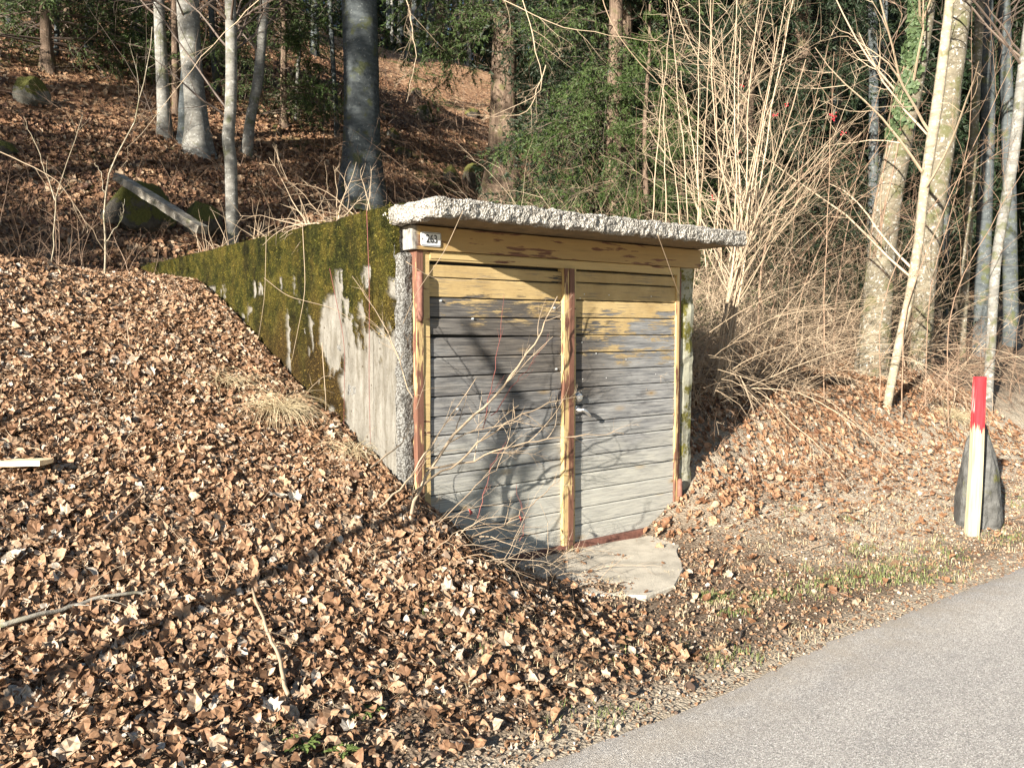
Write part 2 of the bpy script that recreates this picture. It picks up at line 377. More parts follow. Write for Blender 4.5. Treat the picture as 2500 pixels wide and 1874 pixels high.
def bark(name, a, b, patch=(.55, .55, .50), pf=.3, moss=.2, vert=False, bump=.01):
    m = M(name, .9, .15); p = m.pos(); r = m.objrand()
    q = m.scale(p, (9, 9, 1.1) if vert else (2.2, 2.2, 7)); n = m.noise(q, 2.2, 6, .7, .4); n2 = m.noise(p, 22, 5, .7); n3 = m.noise(p, 5, 3)
    c = m.ramp(n, [(.3, a), (.68, b)])
    c = m.mix(m.math('MULTIPLY', m.ss(n2, .66 - pf * .25, .74 - pf * .25), .8), c, patch)
    c = m.mix(m.math('MULTIPLY', m.ss(n3, .60 - moss * .2, .75 - moss * .2), .7), c, (.07, .075, .025))
    m.col(c).bump(m.math('ADD', n, m.math('MULTIPLY', n2, .6)), bump, 1); return m.m
MAT['beech'] = bark('beech_bark', (.085, .08, .07), (.22, .21, .185), (.36, .35, .32), pf=.4, moss=.25)
MAT['beech_shade'] = bark('shaded_beech_bark', (.035, .04, .042), (.09, .10, .10), (.2, .21, .2), .3, .4)  # darker bluish copy of beech, shade painted into the bark
MAT['spruceb'] = bark('spruce_bark', (.06, .04, .028), (.19, .135, .095), (.34, .28, .21), .25, .3, True, .03)
MAT['ashb'] = bark('lichened_ash_bark', (.075, .065, .045), (.18, .155, .11), (.38, .36, .32), .45, .45)
MAT['paleb'] = bark('pale_stem_bark', (.16, .13, .09), (.33, .28, .20), (.48, .44, .36), .4, .2)
def twigmat(name, a, b, rough=.7):
    m = M(name, rough, .3); n = m.noise(m.pos(), 3, 3); r = m.island()
    m.col(m.mix(m.math('MULTIPLY', m.math('ADD', n, r), .5), a, b)); return m.m
MAT['twig'] = twigmat('pale_twig', (.17, .115, .07), (.46, .36, .25)); MAT['twigb'] = twigmat('brown_twig', (.10, .06, .04), (.30, .20, .13))
MAT['twigred'] = twigmat('red_twig', (.12, .035, .03), (.26, .09, .07)); MAT['twigd'] = twigmat('dark_twig', (.05, .035, .028), (.16, .12, .09))
def needle(name, a, b, tr=.15):
    m = M(name, .6, .3); n = m.noise(m.pos(), 1.3, 3); r = m.island()
    c = m.mix(m.math('MULTIPLY', m.math('ADD', n, r), .5), a, b); m.col(c); m.translucent(c, tr); return m.m
MAT['needle'] = needle('spruce_needles', (.014, .030, .008), (.075, .115, .026)); MAT['needle_shade'] = needle('shaded_spruce_needles', (.005, .012, .006), (.024, .042, .014))  # second, darker set carries the shade of the background wood in its colour
MAT['grass'] = needle('green_grass', (.10, .13, .035), (.24, .28, .10), .2); MAT['dry'] = needle('dry_grass', (.33, .25, .14), (.62, .52, .34))
MAT['ivy'] = needle('ivy_leaf', (.02, .04, .015), (.09, .125, .05), .05); MAT['weed'] = needle('weed_leaf', (.05, .075, .018), (.14, .18, .05), .15)
MAT['berry'] = simple('red_berry', (.45, .02, .03), .35); MAT['redleaf'] = simple('wilted_red_leaf', (.30, .04, .03), .6, 0, .4, 80)
MAT['cone'] = simple('cone_scale', (.17, .10, .055), .7, 0, .4, 60)
MAT['board'] = simple('fresh_split_wood', (.74, .58, .36), .7, 0, .15, 20)
MAT['log'] = bark('weathered_beam', (.12, .105, .085), (.30, .27, .22), (.36, .34, .30), .4, .3)
def rockmat(name, a=(.16, .15, .13), b=(.38, .36, .32), moss=.6):
    m = M(name, .9, .2); m.pos(); nz = m.sep(m.geo.outputs['Normal'])[2]; n = m.noise(m.pos(), 9, 6, .65); n2 = m.noise(m.pos(), 3.5, 4)
    c = m.ramp(n, [(.3, a), (.7, b)])
    k = m.math('ADD', m.math('MULTIPLY', nz, .35), n2); c = m.mix(m.ss(k, .82 - moss * .3, .92 - moss * .3), c, m.mix(m.noise(m.pos(), 50, 3), (.03, .035, .01), (.13, .12, .03)))
    m.col(c).bump(m.noise(m.pos(), 30, 6, .7), .02, 1); return m.m
MAT['rock'] = rockmat('mossy_rock', (.06, .055, .045), (.19, .18, .15), .95); MAT['darkrock'] = rockmat('dark_earthy_rock', (.03, .026, .02), (.09, .08, .065), 1.); MAT['stone'] = rockmat('split_stone', (.035, .034, .030), (.14, .137, .128), .6)
def stakemat():
    m = M('painted_stake', .6, .3); p = m.pos(); x, y, z = m.sep(p)
    g = m.noise(m.scale(p, (40, 40, 2)), 2, 5, .6); wd = m.ramp(g, [(.3, (.27, .225, .13)), (.6, (.42, .37, .25)), (.8, (.50, .46, .34))])
    drip = m.noise(m.scale(p, (60, 60, 3)), 1, 2); k = m.ss(m.math('ADD', z, m.math('MULTIPLY', m.math('SUBTRACT', drip, .5), .25)), .80, .82)
    lc = m.sep(m.local())[0]
    bare = m.ss(m.math('ADD', lc, m.math('MULTIPLY', m.math('SUBTRACT', g, .5), .03)), -.018, -.024)
    bare = m.math('MULTIPLY', bare, m.ss(z, .92, .96))
    red = m.ramp(g, [(.35, (.30, .014, .018)), (.62, (.42, .03, .038)), (.8, (.50, .16, .15))])
    c = m.mix(k, wd, m.mix(bare, red, (.55, .52, .46)))
    m.col(c).bump(g, .003, .6); return m.m
MAT['stake'] = stakemat()

# ------------------------------------------------------------------ ground
def lines(a, b, step, ext_lo, ext_hi, gr=1.12):
    L = list(np.arange(a, b + 1e-6, step)); s = step; x = a
    lo_ = []
    while x > ext_lo: s *= gr; x -= s; lo_.append(x)
    s = step; x = L[-1]; hi_ = []
    while x < ext_hi: s *= gr; x += s; hi_.append(x)
    return np.array(lo_[::-1] + L + hi_)
gx = lines(-7, 6, .06, -90, 130, 1.07); gy = lines(-2.4, 8, .06, -40, 110, 1.06)
gy = np.sort(np.concatenate([gy[(np.abs(gy - .04) > .02)], [.03, .05]]))
X, Y = np.meshgrid(gx, gy)
Z = hgt(X, Y)
inside = (X > -1.21) & (X < 1.28) & (Y > .04) & (Y < 6.3)
Z = np.where(inside, -.03, Z)
n, mm = X.shape; idx = np.arange(n * mm).reshape(n, mm)
gf = np.stack([idx[:-1, :-1], idx[:-1, 1:], idx[1:, 1:], idx[1:, :-1]], -1).reshape(-1, 4)
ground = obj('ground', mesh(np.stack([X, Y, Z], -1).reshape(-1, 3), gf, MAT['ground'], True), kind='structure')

def road():
    xs = lines(-8, 8, .05, -80, 120, 1.1); ys = np.concatenate([np.linspace(0, .3, 6), np.linspace(.6, 5.2, 12)])
    X, T = np.meshgrid(xs, ys)
    e = -2.08 + .05 * fbm(xyz(xs * .8, 0 * xs), 3, 21) + .018 * fbm(xyz(xs * 9, 0 * xs), 3, 22)
    Y = e[None] - T
    Z = -.028 + .02 * np.sin(np.clip(T / 5.2, 0, 1) * math.pi) - .012 * (T == 0)
    n, k = X.shape; i = np.arange(n * k).reshape(n, k); f = np.stack([i[:-1, :-1], i[1:, :-1], i[1:, 1:], i[:-1, 1:]], -1).reshape(-1, 4)
    obj('road', mesh(np.stack([X, Y, Z], -1).reshape(-1, 3), f, MAT['asphalt'], True), kind='structure')
road()

# ------------------------------------------------------------------ garage
def rough_box(x0, x1, y0, y1, z0, z1, cell, amp, fq, seed=0, mat=None, pre=None, lump=0.):
    mb = MB(); rng = [(x0, x1), (y0, y1), (z0, z1)]
    for ax in range(3):
        a, b = [k for k in range(3) if k != ax]
        na = max(1, int((rng[a][1] - rng[a][0]) / cell[a])); nb = max(1, int((rng[b][1] - rng[b][0]) / cell[b]))
        A, B = np.meshgrid(np.linspace(*rng[a], na + 1), np.linspace(*rng[b], nb + 1))
        for s_ in (0, 1):
            P = np.zeros(A.shape + (3,)); P[..., a] = A; P[..., b] = B; P[..., ax] = rng[ax][s_]
            n_, k_ = A.shape; i = np.arange(n_ * k_).reshape(n_, k_)
            f = np.stack([i[:-1, :-1], i[:-1, 1:], i[1:, 1:], i[1:, :-1]], -1).reshape(-1, 4)
            flip = (s_ == 0) ^ (ax == 1)
            if flip: f = f[:, ::-1]
            mb.add(P.reshape(-1, 3), f)
    V = np.concatenate(mb.V)
    c = np.array([(x0 + x1) / 2, (y0 + y1) / 2, (z0 + z1) / 2]); hs = np.array([x1 - x0, y1 - y0, z1 - z0]) / 2
    # round the edges a little, then displace every vertex by a vector noise of its position (no cracks)
    if lump:
        q = (V - c); e = hs - np.abs(q); near = np.sort(e, axis=1)[:, 1]
        k = np.clip(1 - near / lump, 0, 1) ** 2 * lump * .45
        out = np.sign(q) * (e < lump); V = V - out * k[:, None] * .8
    d = np.stack([fbm(V * fq + 31.7 * j, 3, seed + j) for j in range(3)], -1)
    V = V + d * amp
    return mesh(V, [np.concatenate(f) for f in mb.F.values()], mat, False)

gar = empty('concrete_garage', (0, 0, 0), label='small concrete garage dug into the leafy bank, with ochre and grey plank double door', category='garage')
# mossy left wall: body plus a relief sheet on its outer face
obj('side_wall', rough_box(-1.295, -1.13, .10, 6.55, -.1, 2.19, (.08, .03, .03), .012, 7, 3, MAT['pier']), gar, label='left concrete wall under moss')
def moss_face():
    ys = np.linspace(.085, 6.6, 300); zs = np.linspace(.2, 2.30, 120); Y, Z = np.meshgrid(ys, zs)
    P = xyz(Y * 1.0, Z * .45); a = fbm(xyz(Y * 3.2, Z * 1.3), 5, 41); b = fbm(xyz(Y * 9, Z * 6), 4, 44)
    # the bare patches: the strip near the front, widest low down, tongues reaching in
    lim = .10 + .55 * sstep(1.9, 1.2, Z) + .30 * sstep(1.3, .7, Z)
    m_ = sstep(-.12, .16, (Y - lim) * .55 + a * .42 + b * .16 + .14 * sstep(1.75, 2.0, Z) * 1.6)
    patch = np.exp(-((Y - .95) / .22) ** 2 - ((Z - 1.55) / .28) ** 2) * 1.2
    m_ = m_ * (1 - sstep(.35, .6, patch + a * .35))
    m_ = np.where(Z > 2.0, np.maximum(m_, sstep(.12, .35, Y + .12 * a)), m_)
    m_ = sstep(.40, .56, m_ + .8 * fbm(xyz(Y * 24, Z * 14), 4, 52) * (m_ > .004) * (m_ < .996) - .75 * sstep(.30, .42, fbm(xyz(Y * 7, Z * 3.2), 4, 55)) * (Z < 1.95))
    sl = sstep(.5, .05, Y)
    relief = m_ * (.012 + .012 * fbm(xyz(Y * 26, Z * 22), 3, 47) + .014 * fbm(xyz(Y * 7, Z * 5), 3, 48)) + .006 * fbm(xyz(Y * 40, Z * 40), 2, 50) + .012 * (Z > 2.17)
    Xx = -1.303 - relief
    Zt = Z + .02 * fbm(xyz(Y * 3, 0 * Y), 3, 51) * (Z > 2.2)
    # fold the top row back over the slab and the front column round the corner
    V = np.stack([Xx, Y, Zt], -1); V[-1, :, 0] += .12; V[-1, :, 2] += .012; V[:, 0, 0] += .05
    n_, k_ = Y.shape; i = np.arange(n_ * k_).reshape(n_, k_); f = np.stack([i[:-1, :-1], i[1:, :-1], i[1:, 1:], i[:-1, 1:]], -1).reshape(-1, 4)
    me = mesh(V.reshape(-1, 3), f, MAT['mosswall'], True)
    at_ = me.attributes.new('moss', 'FLOAT', 'POINT'); at_.data.foreach_set('value', m_.ravel().astype(np.float32))
    obj('wall_face', me, gar, label='outer face of the left wall, moss over bare concrete')
    return Y, Z, m_, Xx
mossgrid = moss_face()
# small moss fronds standing off the wall
def moss_fuzz():
    Y, Z, m_, Xx = mossgrid; g = np.random.default_rng(3); N = 30000
    i = g.integers(0, Y.shape[0], N); j = (g.random(N) ** 1.5 * Y.shape[1]).astype(int); k = m_[i, j] > .6; i, j = i[k], j[k]; N = len(i)
    P = np.stack([Xx[i, j] + .003, Y[i, j] + g.normal(0, .012, N), Z[i, j] + g.normal(0, .01, N)], -1)
    d = unit(np.stack([-g.uniform(.3, 1, N), g.normal(0, .5, N), g.normal(-.35, .6, N)], -1)); wv = unit(np.cross(d, g.normal(0, 1, (N, 3))))
    L = g.uniform(.005, .016, (N, 1)); W_ = L * .28
    V = np.stack([P - wv * W_, P + wv * W_, P + d * L], 1).reshape(-1, 3)
    me = mesh(V, np.arange(N * 3).reshape(-1, 3), None)
    m = M('moss_frond', .95, .1); c = m.mix(m.math('MULTIPLY', m.island(), .6), m.ramp(m.noise(m.pos(), 7, 5, .7), [(.32, (.025, .028, .008)), (.47, (.085, .08, .016)), (.6, (.17, .14, .03)), (.72, (.30, .23, .05))]), (.06, .05, .015)) 
    c = m.mix(m.math('ADD', m.ss(m.math('MULTIPLY', m.sep(m.pos())[2], -1), -1.9, -1.1), m.math('MULTIPLY', m.math('SUBTRACT', m.noise(m.scale(m.pos(), (1, 1, .35)), 4.5, 4), .5), 2.2), clamp=True), c, (.17, .11, .03)); m.col(c)
    me.materials.append(m.m); obj('moss_tuft', me, gar, kind='stuff')
moss_fuzz()
obj('side_wall', rough_box(1.20, 1.375, .03, 6.55, -.1, 2.17, (.05, .05, .03), .016, 9, 13, MAT['rwall'], lump=.03), gar, label='right concrete wall with greenish lichen')
obj('rear_wall', rough_box(-1.12, 1.19, 6.35, 6.5, -.1, 2.17, (.5, .2, .5), .0, 3, 1, MAT['inside']), gar)
obj('wall_end', rough_box(-1.30, -1.165, .045, .12, -.1, 2.02, (.009, .012, .010), .018, 14, 5, MAT['pier'], lump=.05), gar, label='crumbling rough end of the left wall')
# roof slab: rough front lip cast with coarse gravel, and the plain slab behind it
def slab_front():
    V = None
    me = rough_box(-1.315, 1.42, -.43, -.36, 2.178, 2.285, (.008, .012, .008), .016, 26, 8, MAT['slab'], lump=.02); return me
obj('roof_edge', slab_front(), gar, label='gravelly broken front edge of the roof slab')
obj('roof_edge', rough_box(-1.325, -1.25, -.43, .20, 2.175, 2.287, (.012, .008, .008), .017, 25, 9, MAT['slab'], lump=.02), gar, label='rough left edge of the roof slab')
obj('roof_slab', rough_box(-1.29, 1.41, -.40, 6.55, 2.182, 2.262, (.06, .06, .08), .006, 5, 11, MAT['under']), gar)
# timber
def wb(x0, x1, y0, y1, z0, z1, m, name, nx=1, par=gar, wob=.003, **kw):
    L = max(x1 - x0, z1 - z0); c = .12
    return obj(name, rough_box(x0, x1, y0, y1, z0, z1, (c, .5, c), wob, 3, int(abs(x0 * 100)) + int(z0 * 10), MAT[m]), par, **kw)
wb(-1.24, 1.375, -.02, .11, 2.032, 2.172, 'lintel', 'lintel', label='ochre painted lintel beam with weathered grey end')
wb(-1.20, -1.155, .0, .09, .0, 2.03, 'jamb', 'jamb', label='outer left jamb, ochre worn to red-brown')
wb(-1.155, -1.105, .008, .085, .0, 2.028, 'yellow', 'jamb')
wb(1.135, 1.165, .005, .085, -.02, 2.028, 'jambr', 'jamb'); wb(1.166, 1.195, .015, .08, -.02, 2.0, 'rustred', 'jamb', label='thin dark right jamb')
wb(-1.104, 1.134, .004, .07, 1.972, 2.028, 'yellow', 'head_rail'); wb(-1.104, -.012, -.002, .0035, 1.985, 2.02, 'yellow', 'head_rail')
wb(-.03, .012, -.012, .06, .02, 1.97, 'jambr', 'center_post', label='ochre half of the post between the leaves')
wb(.0125, .056, -.018, .06, .0, 1.97, 'post', 'center_post', label='brown half of the post between the leaves')
wb(.0565, .082, -.004, .06, .02, 1.97, 'yellow', 'center_post')
wb(-1.104, 1.15, -.012, .06, -.05, .035, 'rustred', 'threshold', label='red-brown bottom rail')
gL = obj('door_leaf', MB().box(-1.10, -.03, .062, .075, .03, 1.97).mesh(MAT['inside']), gar, label='left door leaf')  # dark backing board behind the planks, added to stop light leaks
gR = obj('door_leaf', MB().box(.085, 1.13, .062, .075, .03, 1.97).mesh(MAT['inside']), gar, label='right door leaf')
def plank(x0, x1, z0, z1, tilt, m, parent, seed, gap=0.):
    prof = [(.02, 0), (.02, 1), (.028, 2), (.048, 3), (.048, 4)]
    h = z1 - z0; pz = [0.0, h - .014, h - .005, h - .005, 0.0]; n_ = 15
    xs = np.linspace(x0, x1, n_); w1 = .0022 * fbm(xyz(xs * 3, 0 * xs, seed), 2, 61); w2 = .0022 * fbm(xyz(xs * 3, 0 * xs, seed + .5), 2, 62)
    V = []
    for k in range(5):
        y = prof[k][0] + (.003 * fbm(xyz(xs * 1.5, 0 * xs, seed), 2, 63) if k < 3 else 0)
        z = z0 + pz[k] + (w2 if k in (1, 2, 3) else w1) + tilt * (xs - x0)
        if k in (0, 4): z = z + gap * (x1 - xs)
        V.append(np.stack([xs, y + 0 * xs, z], -1))
    V = np.stack(V, 1); i = np.arange(n_ * 5).reshape(n_, 5)
    f = np.stack([i[:-1], np.roll(i[:-1], -1, 1), np.roll(i[1:], -1, 1), i[1:]], -1).reshape(-1, 4)
    me = mesh(V.reshape(-1, 3), [f, i[:1], i[-1:, ::-1]], MAT[m]); obj('plank', me, parent)
pz = [1.968] + [1.885 - .1232 * k for k in range(15)] + [.037]
for k in range(16):
    j = float(R.normal(0, .002))
    plank(-1.099, -.031, pz[k + 1] - .008, pz[k] - .012, .004 if k > 3 else 0., 'plank_left', gL, k * 3.1, gap=.015 if k == 3 else 0)
    plank(.0835, 1.1335, pz[k + 1] + .0, pz[k] - .003, 0, 'plank_right', gR, k * 3.1 + 60)
mb = MB()
for (x, z) in [(.18, 1.80), (.42, 1.80), (.86, 1.80), (.14, 1.77), (.16, 1.46), (.3, 1.38), (.17, 1.20), (.4, 1.20), (.92, 1.21), (.13, 1.11), (.155, 1.115), (.13, .93), (.16, .935), (.15, .20), (.6, 1.33)]:
    mb.tube([(x, .016, z), (x, .024, z)], [.0035, .004], 6)
obj('nail', mb.mesh(MAT['nail']), gR, kind='stuff')
mb = MB()
for (x, z) in [(-1.02, 1.73), (-.1, 1.70), (-.08, 1.28), (-.9, 1.05), (-.78, 1.62)]: mb.tube([(x, .010, z), (x, .024, z - .002)], [.007, .006], 7)
obj('nail', mb.mesh(MAT['nail']), gL, kind='stuff')
def lathe(c, prof, sides=28):   # prof: (depth, radius) along -Y
    mb = MB(); P = [(c[0], c[1] - d, c[2]) for d, r in prof]; mb.tube(P, [r for d, r in prof], sides); return mb
l_ = lathe((.125, .02, 1.073), [(0, .034), (.006, .034), (.008, .031), (.018, .030), (.022, .027), (.024, .020), (.030, .019), (.033, .014)]); obj('lock', l_.mesh(MAT['metal'], False), gR)
h_ = lathe((.115, .02, .985), [(0, .031), (.006, .031), (.009, .027), (.02, .016), (.055, .013)])
h_.tube([(.110, -.035, .992), (.118, -.040, .990), (.150, -.043, .972), (.185, -.040, .945), (.200, -.032, .930)], [.012, .014, .0125, .010, .007], 12)
obj('handle', h_.mesh(MAT['metal'], True), gR)
mb = MB().tube([(-1.185, -.012, 1.60), (-1.185, -.012, 1.63), (-1.185, -.012, 1.88), (-1.185, -.012, 1.90)], [.016, .022, .022, .018], 12); obj('hinge', mb.mesh(MAT['rustred'], True), gar)
mb = MB().tube([(1.178, -.012, .14), (1.178, -.012, .16), (1.178, -.012, .36), (1.178, -.012, .38)], [.014, .020, .020, .012], 12); obj('hinge', mb.mesh(MAT['rustred'], True), gar)
# house number
sg = empty('house_number_sign', (-1.113, -.024, 2.095), label='small enamel house number plate 263 on the left end of the ochre lintel', category='sign')
def rrect(w_, h_, r, y, n=5):
    P = []
    for cx, cz, a0 in ((w_ / 2 - r, h_ / 2 - r, 0), (-w_ / 2 + r, h_ / 2 - r, 90), (-w_ / 2 + r, -h_ / 2 + r, 180), (w_ / 2 - r, -h_ / 2 + r, 270)):
        for k in range(n): a = math.radians(a0 + 90 * k / (n - 1)); P.append((cx + r * math.cos(a), y, cz + r * math.sin(a)))
    return np.array(P)
def plate(w_, h_, r, y0, y1, m):
    a = rrect(w_, h_, r, y0); b = rrect(w_, h_, r, y1); n_ = len(a); i = np.arange(n_)
    return mesh(np.concatenate([a, b]), [np.stack([i, (i + 1) % n_, (i + 1) % n_ + n_, i + n_], -1), (i[None] + n_), i[None, ::-1]], MAT[m])
obj('plate', plate(.142, .084, .012, 0, -.004, 'white'), sg); obj('border', plate(.136, .078, .010, -.004, -.005, 'black'), sg); obj('face', plate(.129, .071, .008, -.005, -.006, 'white'), sg)
for sx in (-1, 1):
    s_ = lathe((sx * .066, -.004, 0), [(0, .006), (.003, .006), (.005, .003)], 10); obj('screw', s_.mesh(MAT['metal']), sg)
def digits(txt, size, m, parent, loc, sx=.78):
    c = bpy.data.curves.new('digits', 'FONT'); c.body = txt; c.size = size; c.align_x = 'CENTER'; c.align_y = 'CENTER'; c.extrude = .0006; c.offset = .0007
    o = bpy.data.objects.new('tmp', c); COL.objects.link(o); dg = bpy.context.evaluated_depsgraph_get(); me = bpy.data.meshes.new_from_object(o.evaluated_get(dg))
    bpy.data.objects.remove(o); me.materials.clear(); me.materials.append(MAT[m])
    d = obj('digits', me, parent, loc); d.rotation_euler = (math.pi / 2, 0, 0); d.scale = (sx, 1, 1)
digits('263', .070, 'black', sg, (.002, -.0085, 0))

# concrete pad in front of the door
def pad():
    g = np.array([(.95, -.10), (.90, -.30), (.60, -.50), (.30, -.82), (0, -1.02), (-.30, -1.05), (-.52, -.85), (-.62, -.45), (-.60, -.04), (.3, -.03)])
    P = []
    for k in range(len(g)):
        a, b = g[k], g[(k + 1) % len(g)]
        for t in np.linspace(0, 1, 8)[:-1]: P.append(a + (b - a) * t)
    P = np.array(P); P += .018 * np.stack([fbm(xyz(P[:, 0] * 6, P[:, 1] * 6), 3, 71), fbm(xyz(P[:, 0] * 6, P[:, 1] * 6, 5), 3, 72)], -1)
    n_ = len(P); i = np.arange(n_); rings = []
    for s_, z in ((1., -.07), (1., -.004), (.985, .004), (.6, .008), (.25, .008)):
        c = P.mean(0); rings.append(np.column_stack([c + (P - c) * s_, np.full(n_, z)]))
    V = np.concatenate(rings); fs = [np.stack([i + n_ * k, (i + 1) % n_ + n_ * k, (i + 1) % n_ + n_ * (k + 1), i + n_ * (k + 1)], -1) for k in range(4)]
    obj('concrete_pad', mesh(V, [np.concatenate(fs), i[None] + n_ * 4], MAT['pad']), label='worn pale concrete slab on the ground before the right door leaf', category='slab')
pad()

# ------------------------------------------------------------------ leaves
def leaf_templates(kind, n, seed):
    g = np.random.default_rng(seed); out = []
    for _ in range(n):
        if kind == 'oval':
            ys = np.array([-.5, -.25, 0., .25, .5]); wv = np.array([.0, .26, .34, .27, 0.]) * g.uniform(.8, 1.25)
            V = [(0, y, 0) for y in ys] + [(w_, y, 0) for y, w_ in zip(ys[1:4], wv[1:4])] + [(-w_, y, 0) for y, w_ in zip(ys[1:4], wv[1:4])]
            Fc = [(0, 5, 1), (1, 5, 6), (1, 6, 2), (2, 6, 7), (2, 7, 3), (3, 7, 4), (0, 1, 8), (1, 9, 8), (1, 2, 9), (2, 10, 9), (2, 3, 10), (3, 4, 10)]
        else:
            an = np.radians([-90, -55, -28, 5, 25, 50, 68, 90, 112, 130, 155, 175, 208, 235]); rr = np.array([.20, .42, .36, .50, .38, .52, .42, .58, .42, .52, .38, .50, .36, .42]) * g.uniform(.88, 1.12, 14)
            V = [(0, -.1, 0)] + [(r * math.cos(a), r * math.sin(a) - .1, 0) for a, r in zip(an, rr)]
            Fc = [(0, 1 + k, 1 + (k + 1) % 14) for k in range(14)]
        V = np.array(V, float); V[:, :2] += g.normal(0, .02, (len(V), 2))
        fold = g.uniform(.0, .6); cy = g.normal(0, .8); cx = g.normal(0, .6); tw = g.normal(0, .6)
        V[:, 2] = np.abs(V[:, 0]) * fold + cy * V[:, 1] ** 2 + cx * V[:, 0] ** 2 + tw * V[:, 0] * V[:, 1] + g.normal(0, .045, len(V))
        out.append((V, np.array(Fc)))
    return out
TPL = leaf_templates('oval', 13, 1) + leaf_templates('maple', 6, 2)
def rotmats(N, tilt, g):
    n_ = unit(np.stack([g.normal(0, tilt, N), g.normal(0, tilt, N), np.ones(N)], -1)); a = g.uniform(0, 2 * math.pi, N)
    x = np.stack([np.cos(a), np.sin(a), 0 * a], -1); x = unit(x - n_ * (x * n_).sum(-1, keepdims=True)); y = np.cross(n_, x)
    return np.stack([x, y, n_], -1)      # columns
def scatter(P, size, tilt, mat, g, tpl=TPL, slope=None):
    N = len(P); Rm = rotmats(N, tilt, g)
    if slope is not None:   # lean with the ground
        e = .08; gx_ = (hgt(P[:, 0] + e, P[:, 1]) - hgt(P[:, 0] - e, P[:, 1])) / (2 * e); gy_ = (hgt(P[:, 0], P[:, 1] + e) - hgt(P[:, 0], P[:, 1] - e)) / (2 * e)
        gx_ = np.clip(gx_, -1.5, 1.5); gy_ = np.clip(gy_, -1.5, 1.5)
        Rm[:, 2, :] += gx_[:, None] * Rm[:, 0, :] + gy_[:, None] * Rm[:, 1, :]
    k = g.integers(0, len(tpl), N); Vs = []; Fs = []; off = 0
    for j, (V, Fc) in enumerate(tpl):
        s_ = np.where(k == j)[0]
        if not len(s_): continue
        W_ = np.einsum('nij,mj->nmi', Rm[s_] * size[s_, None, None], V) + P[s_, None]
        Vs.append(W_.reshape(-1, 3)); Fs.append((Fc[None] + (np.arange(len(s_)) * len(V))[:, None, None] + off).reshape(-1, 3)); off += len(s_) * len(V)
    return mesh(np.concatenate(Vs), np.concatenate(Fs), mat)
g = np.random.default_rng(11)
def cover(x, y):   # chance that leaves lie here
    c = np.ones_like(x)
    road_ = sstep(-2.05, -1.7, y)
    left = sstep(-1.6, -.7, y - .12 * np.clip(x + 2.5, 0, 3) + .25 * fbm(xyz(x * 2, y * 2), 2, 81)); left = .13 + .87 * left
    rt_ = np.where(x > .9, .25 + .75 * sstep(-.75, .1, y + .5 * fbm(xyz(x * 1.6, y * 1.6), 3, 82)), 1)
    rt_ = np.where(x > .9, rt_ * (.5 + .5 * sstep(-.1, .3, fbm(xyz(x * 2.6, y * 2.6), 3, 87)) + .4 * sstep(.3, 1, y)), rt_)
    c = left * np.minimum(rt_, 1)
    ctr = sstep(-.95, -.55, x) * sstep(1.15, .75, x) * (y < .1)
    c = c * (1 - ctr * (.80 - .35 * sstep(-.9, -1.25, y) - .4 * sstep(-.4, -.9, x)))
    padd = ((x > -.5) & (x < .75) & (y > -1.0 + .6 * np.clip(x, 0, 1)) & (y < 0)); c = np.where(padd, c * .10, c)
    return np.clip(c * road_, 0, 1)
def place(N, x0, x1, y0, y1, g, lift=.035, dens=cover):
    x = g.uniform(x0, x1, N); y = g.uniform(y0, y1, N); k = g.random(N) < dens(x, y)
    k &= ~((x > -1.31) & (x < 1.38) & (y > -.005) & (y < 6.30)); x, y = x[k], y[k]
    return np.stack([x, y, hgt(x, y) + g.random(len(x)) * lift + .004], -1)
P = place(165000, -6.0, -.6, -2.0, 5.2, g, .035); sz = g.lognormal(math.log(.038), .40, len(P)).clip(.014, .085)
near = np.hypot(P[:, 0] - CAM[0], P[:, 1] - CAM[1])
litter = obj('leaf_litter', scatter(P, sz, .40, MAT['leaf_tan'], g, slope=True), kind='stuff', label='deep layer of dry tan and brown leaves covering the left bank', category='leaf litter')
P = place(50000, -.6, 7.5, -2.0, 3.5, g, .04); sz = g.lognormal(math.log(.042), .36, len(P)).clip(.016, .085)
obj('leaf_litter', scatter(P, sz, .55, MAT['leaf_orange'], g, slope=True), kind='stuff', label='orange brown dry leaves over the sandy bank right of the garage', category='leaf litter')
P = np.concatenate([place(30000, -6, 3, 5.2, 9.5, g, .05, lambda x, y: 1 + 0 * x), place(70000, -8, 16, 9, 22, g, .05, lambda x, y: 1 + 0 * x), place(16000, 0, 24, 22, 42, g, .08, lambda x, y: 1 + 0 * x), place(20000, 3, 14, 3.5, 9, g, .05, lambda x, y: 1 + 0 * x)])
sz = g.lognormal(math.log(.065), .3, len(P)).clip(.03, .13)
obj('leaf_litter', scatter(P, sz, .5, MAT['leaf_shade'], g, slope=True), kind='stuff', label='brown forest floor leaves under the trees on the hillside', category='leaf litter')
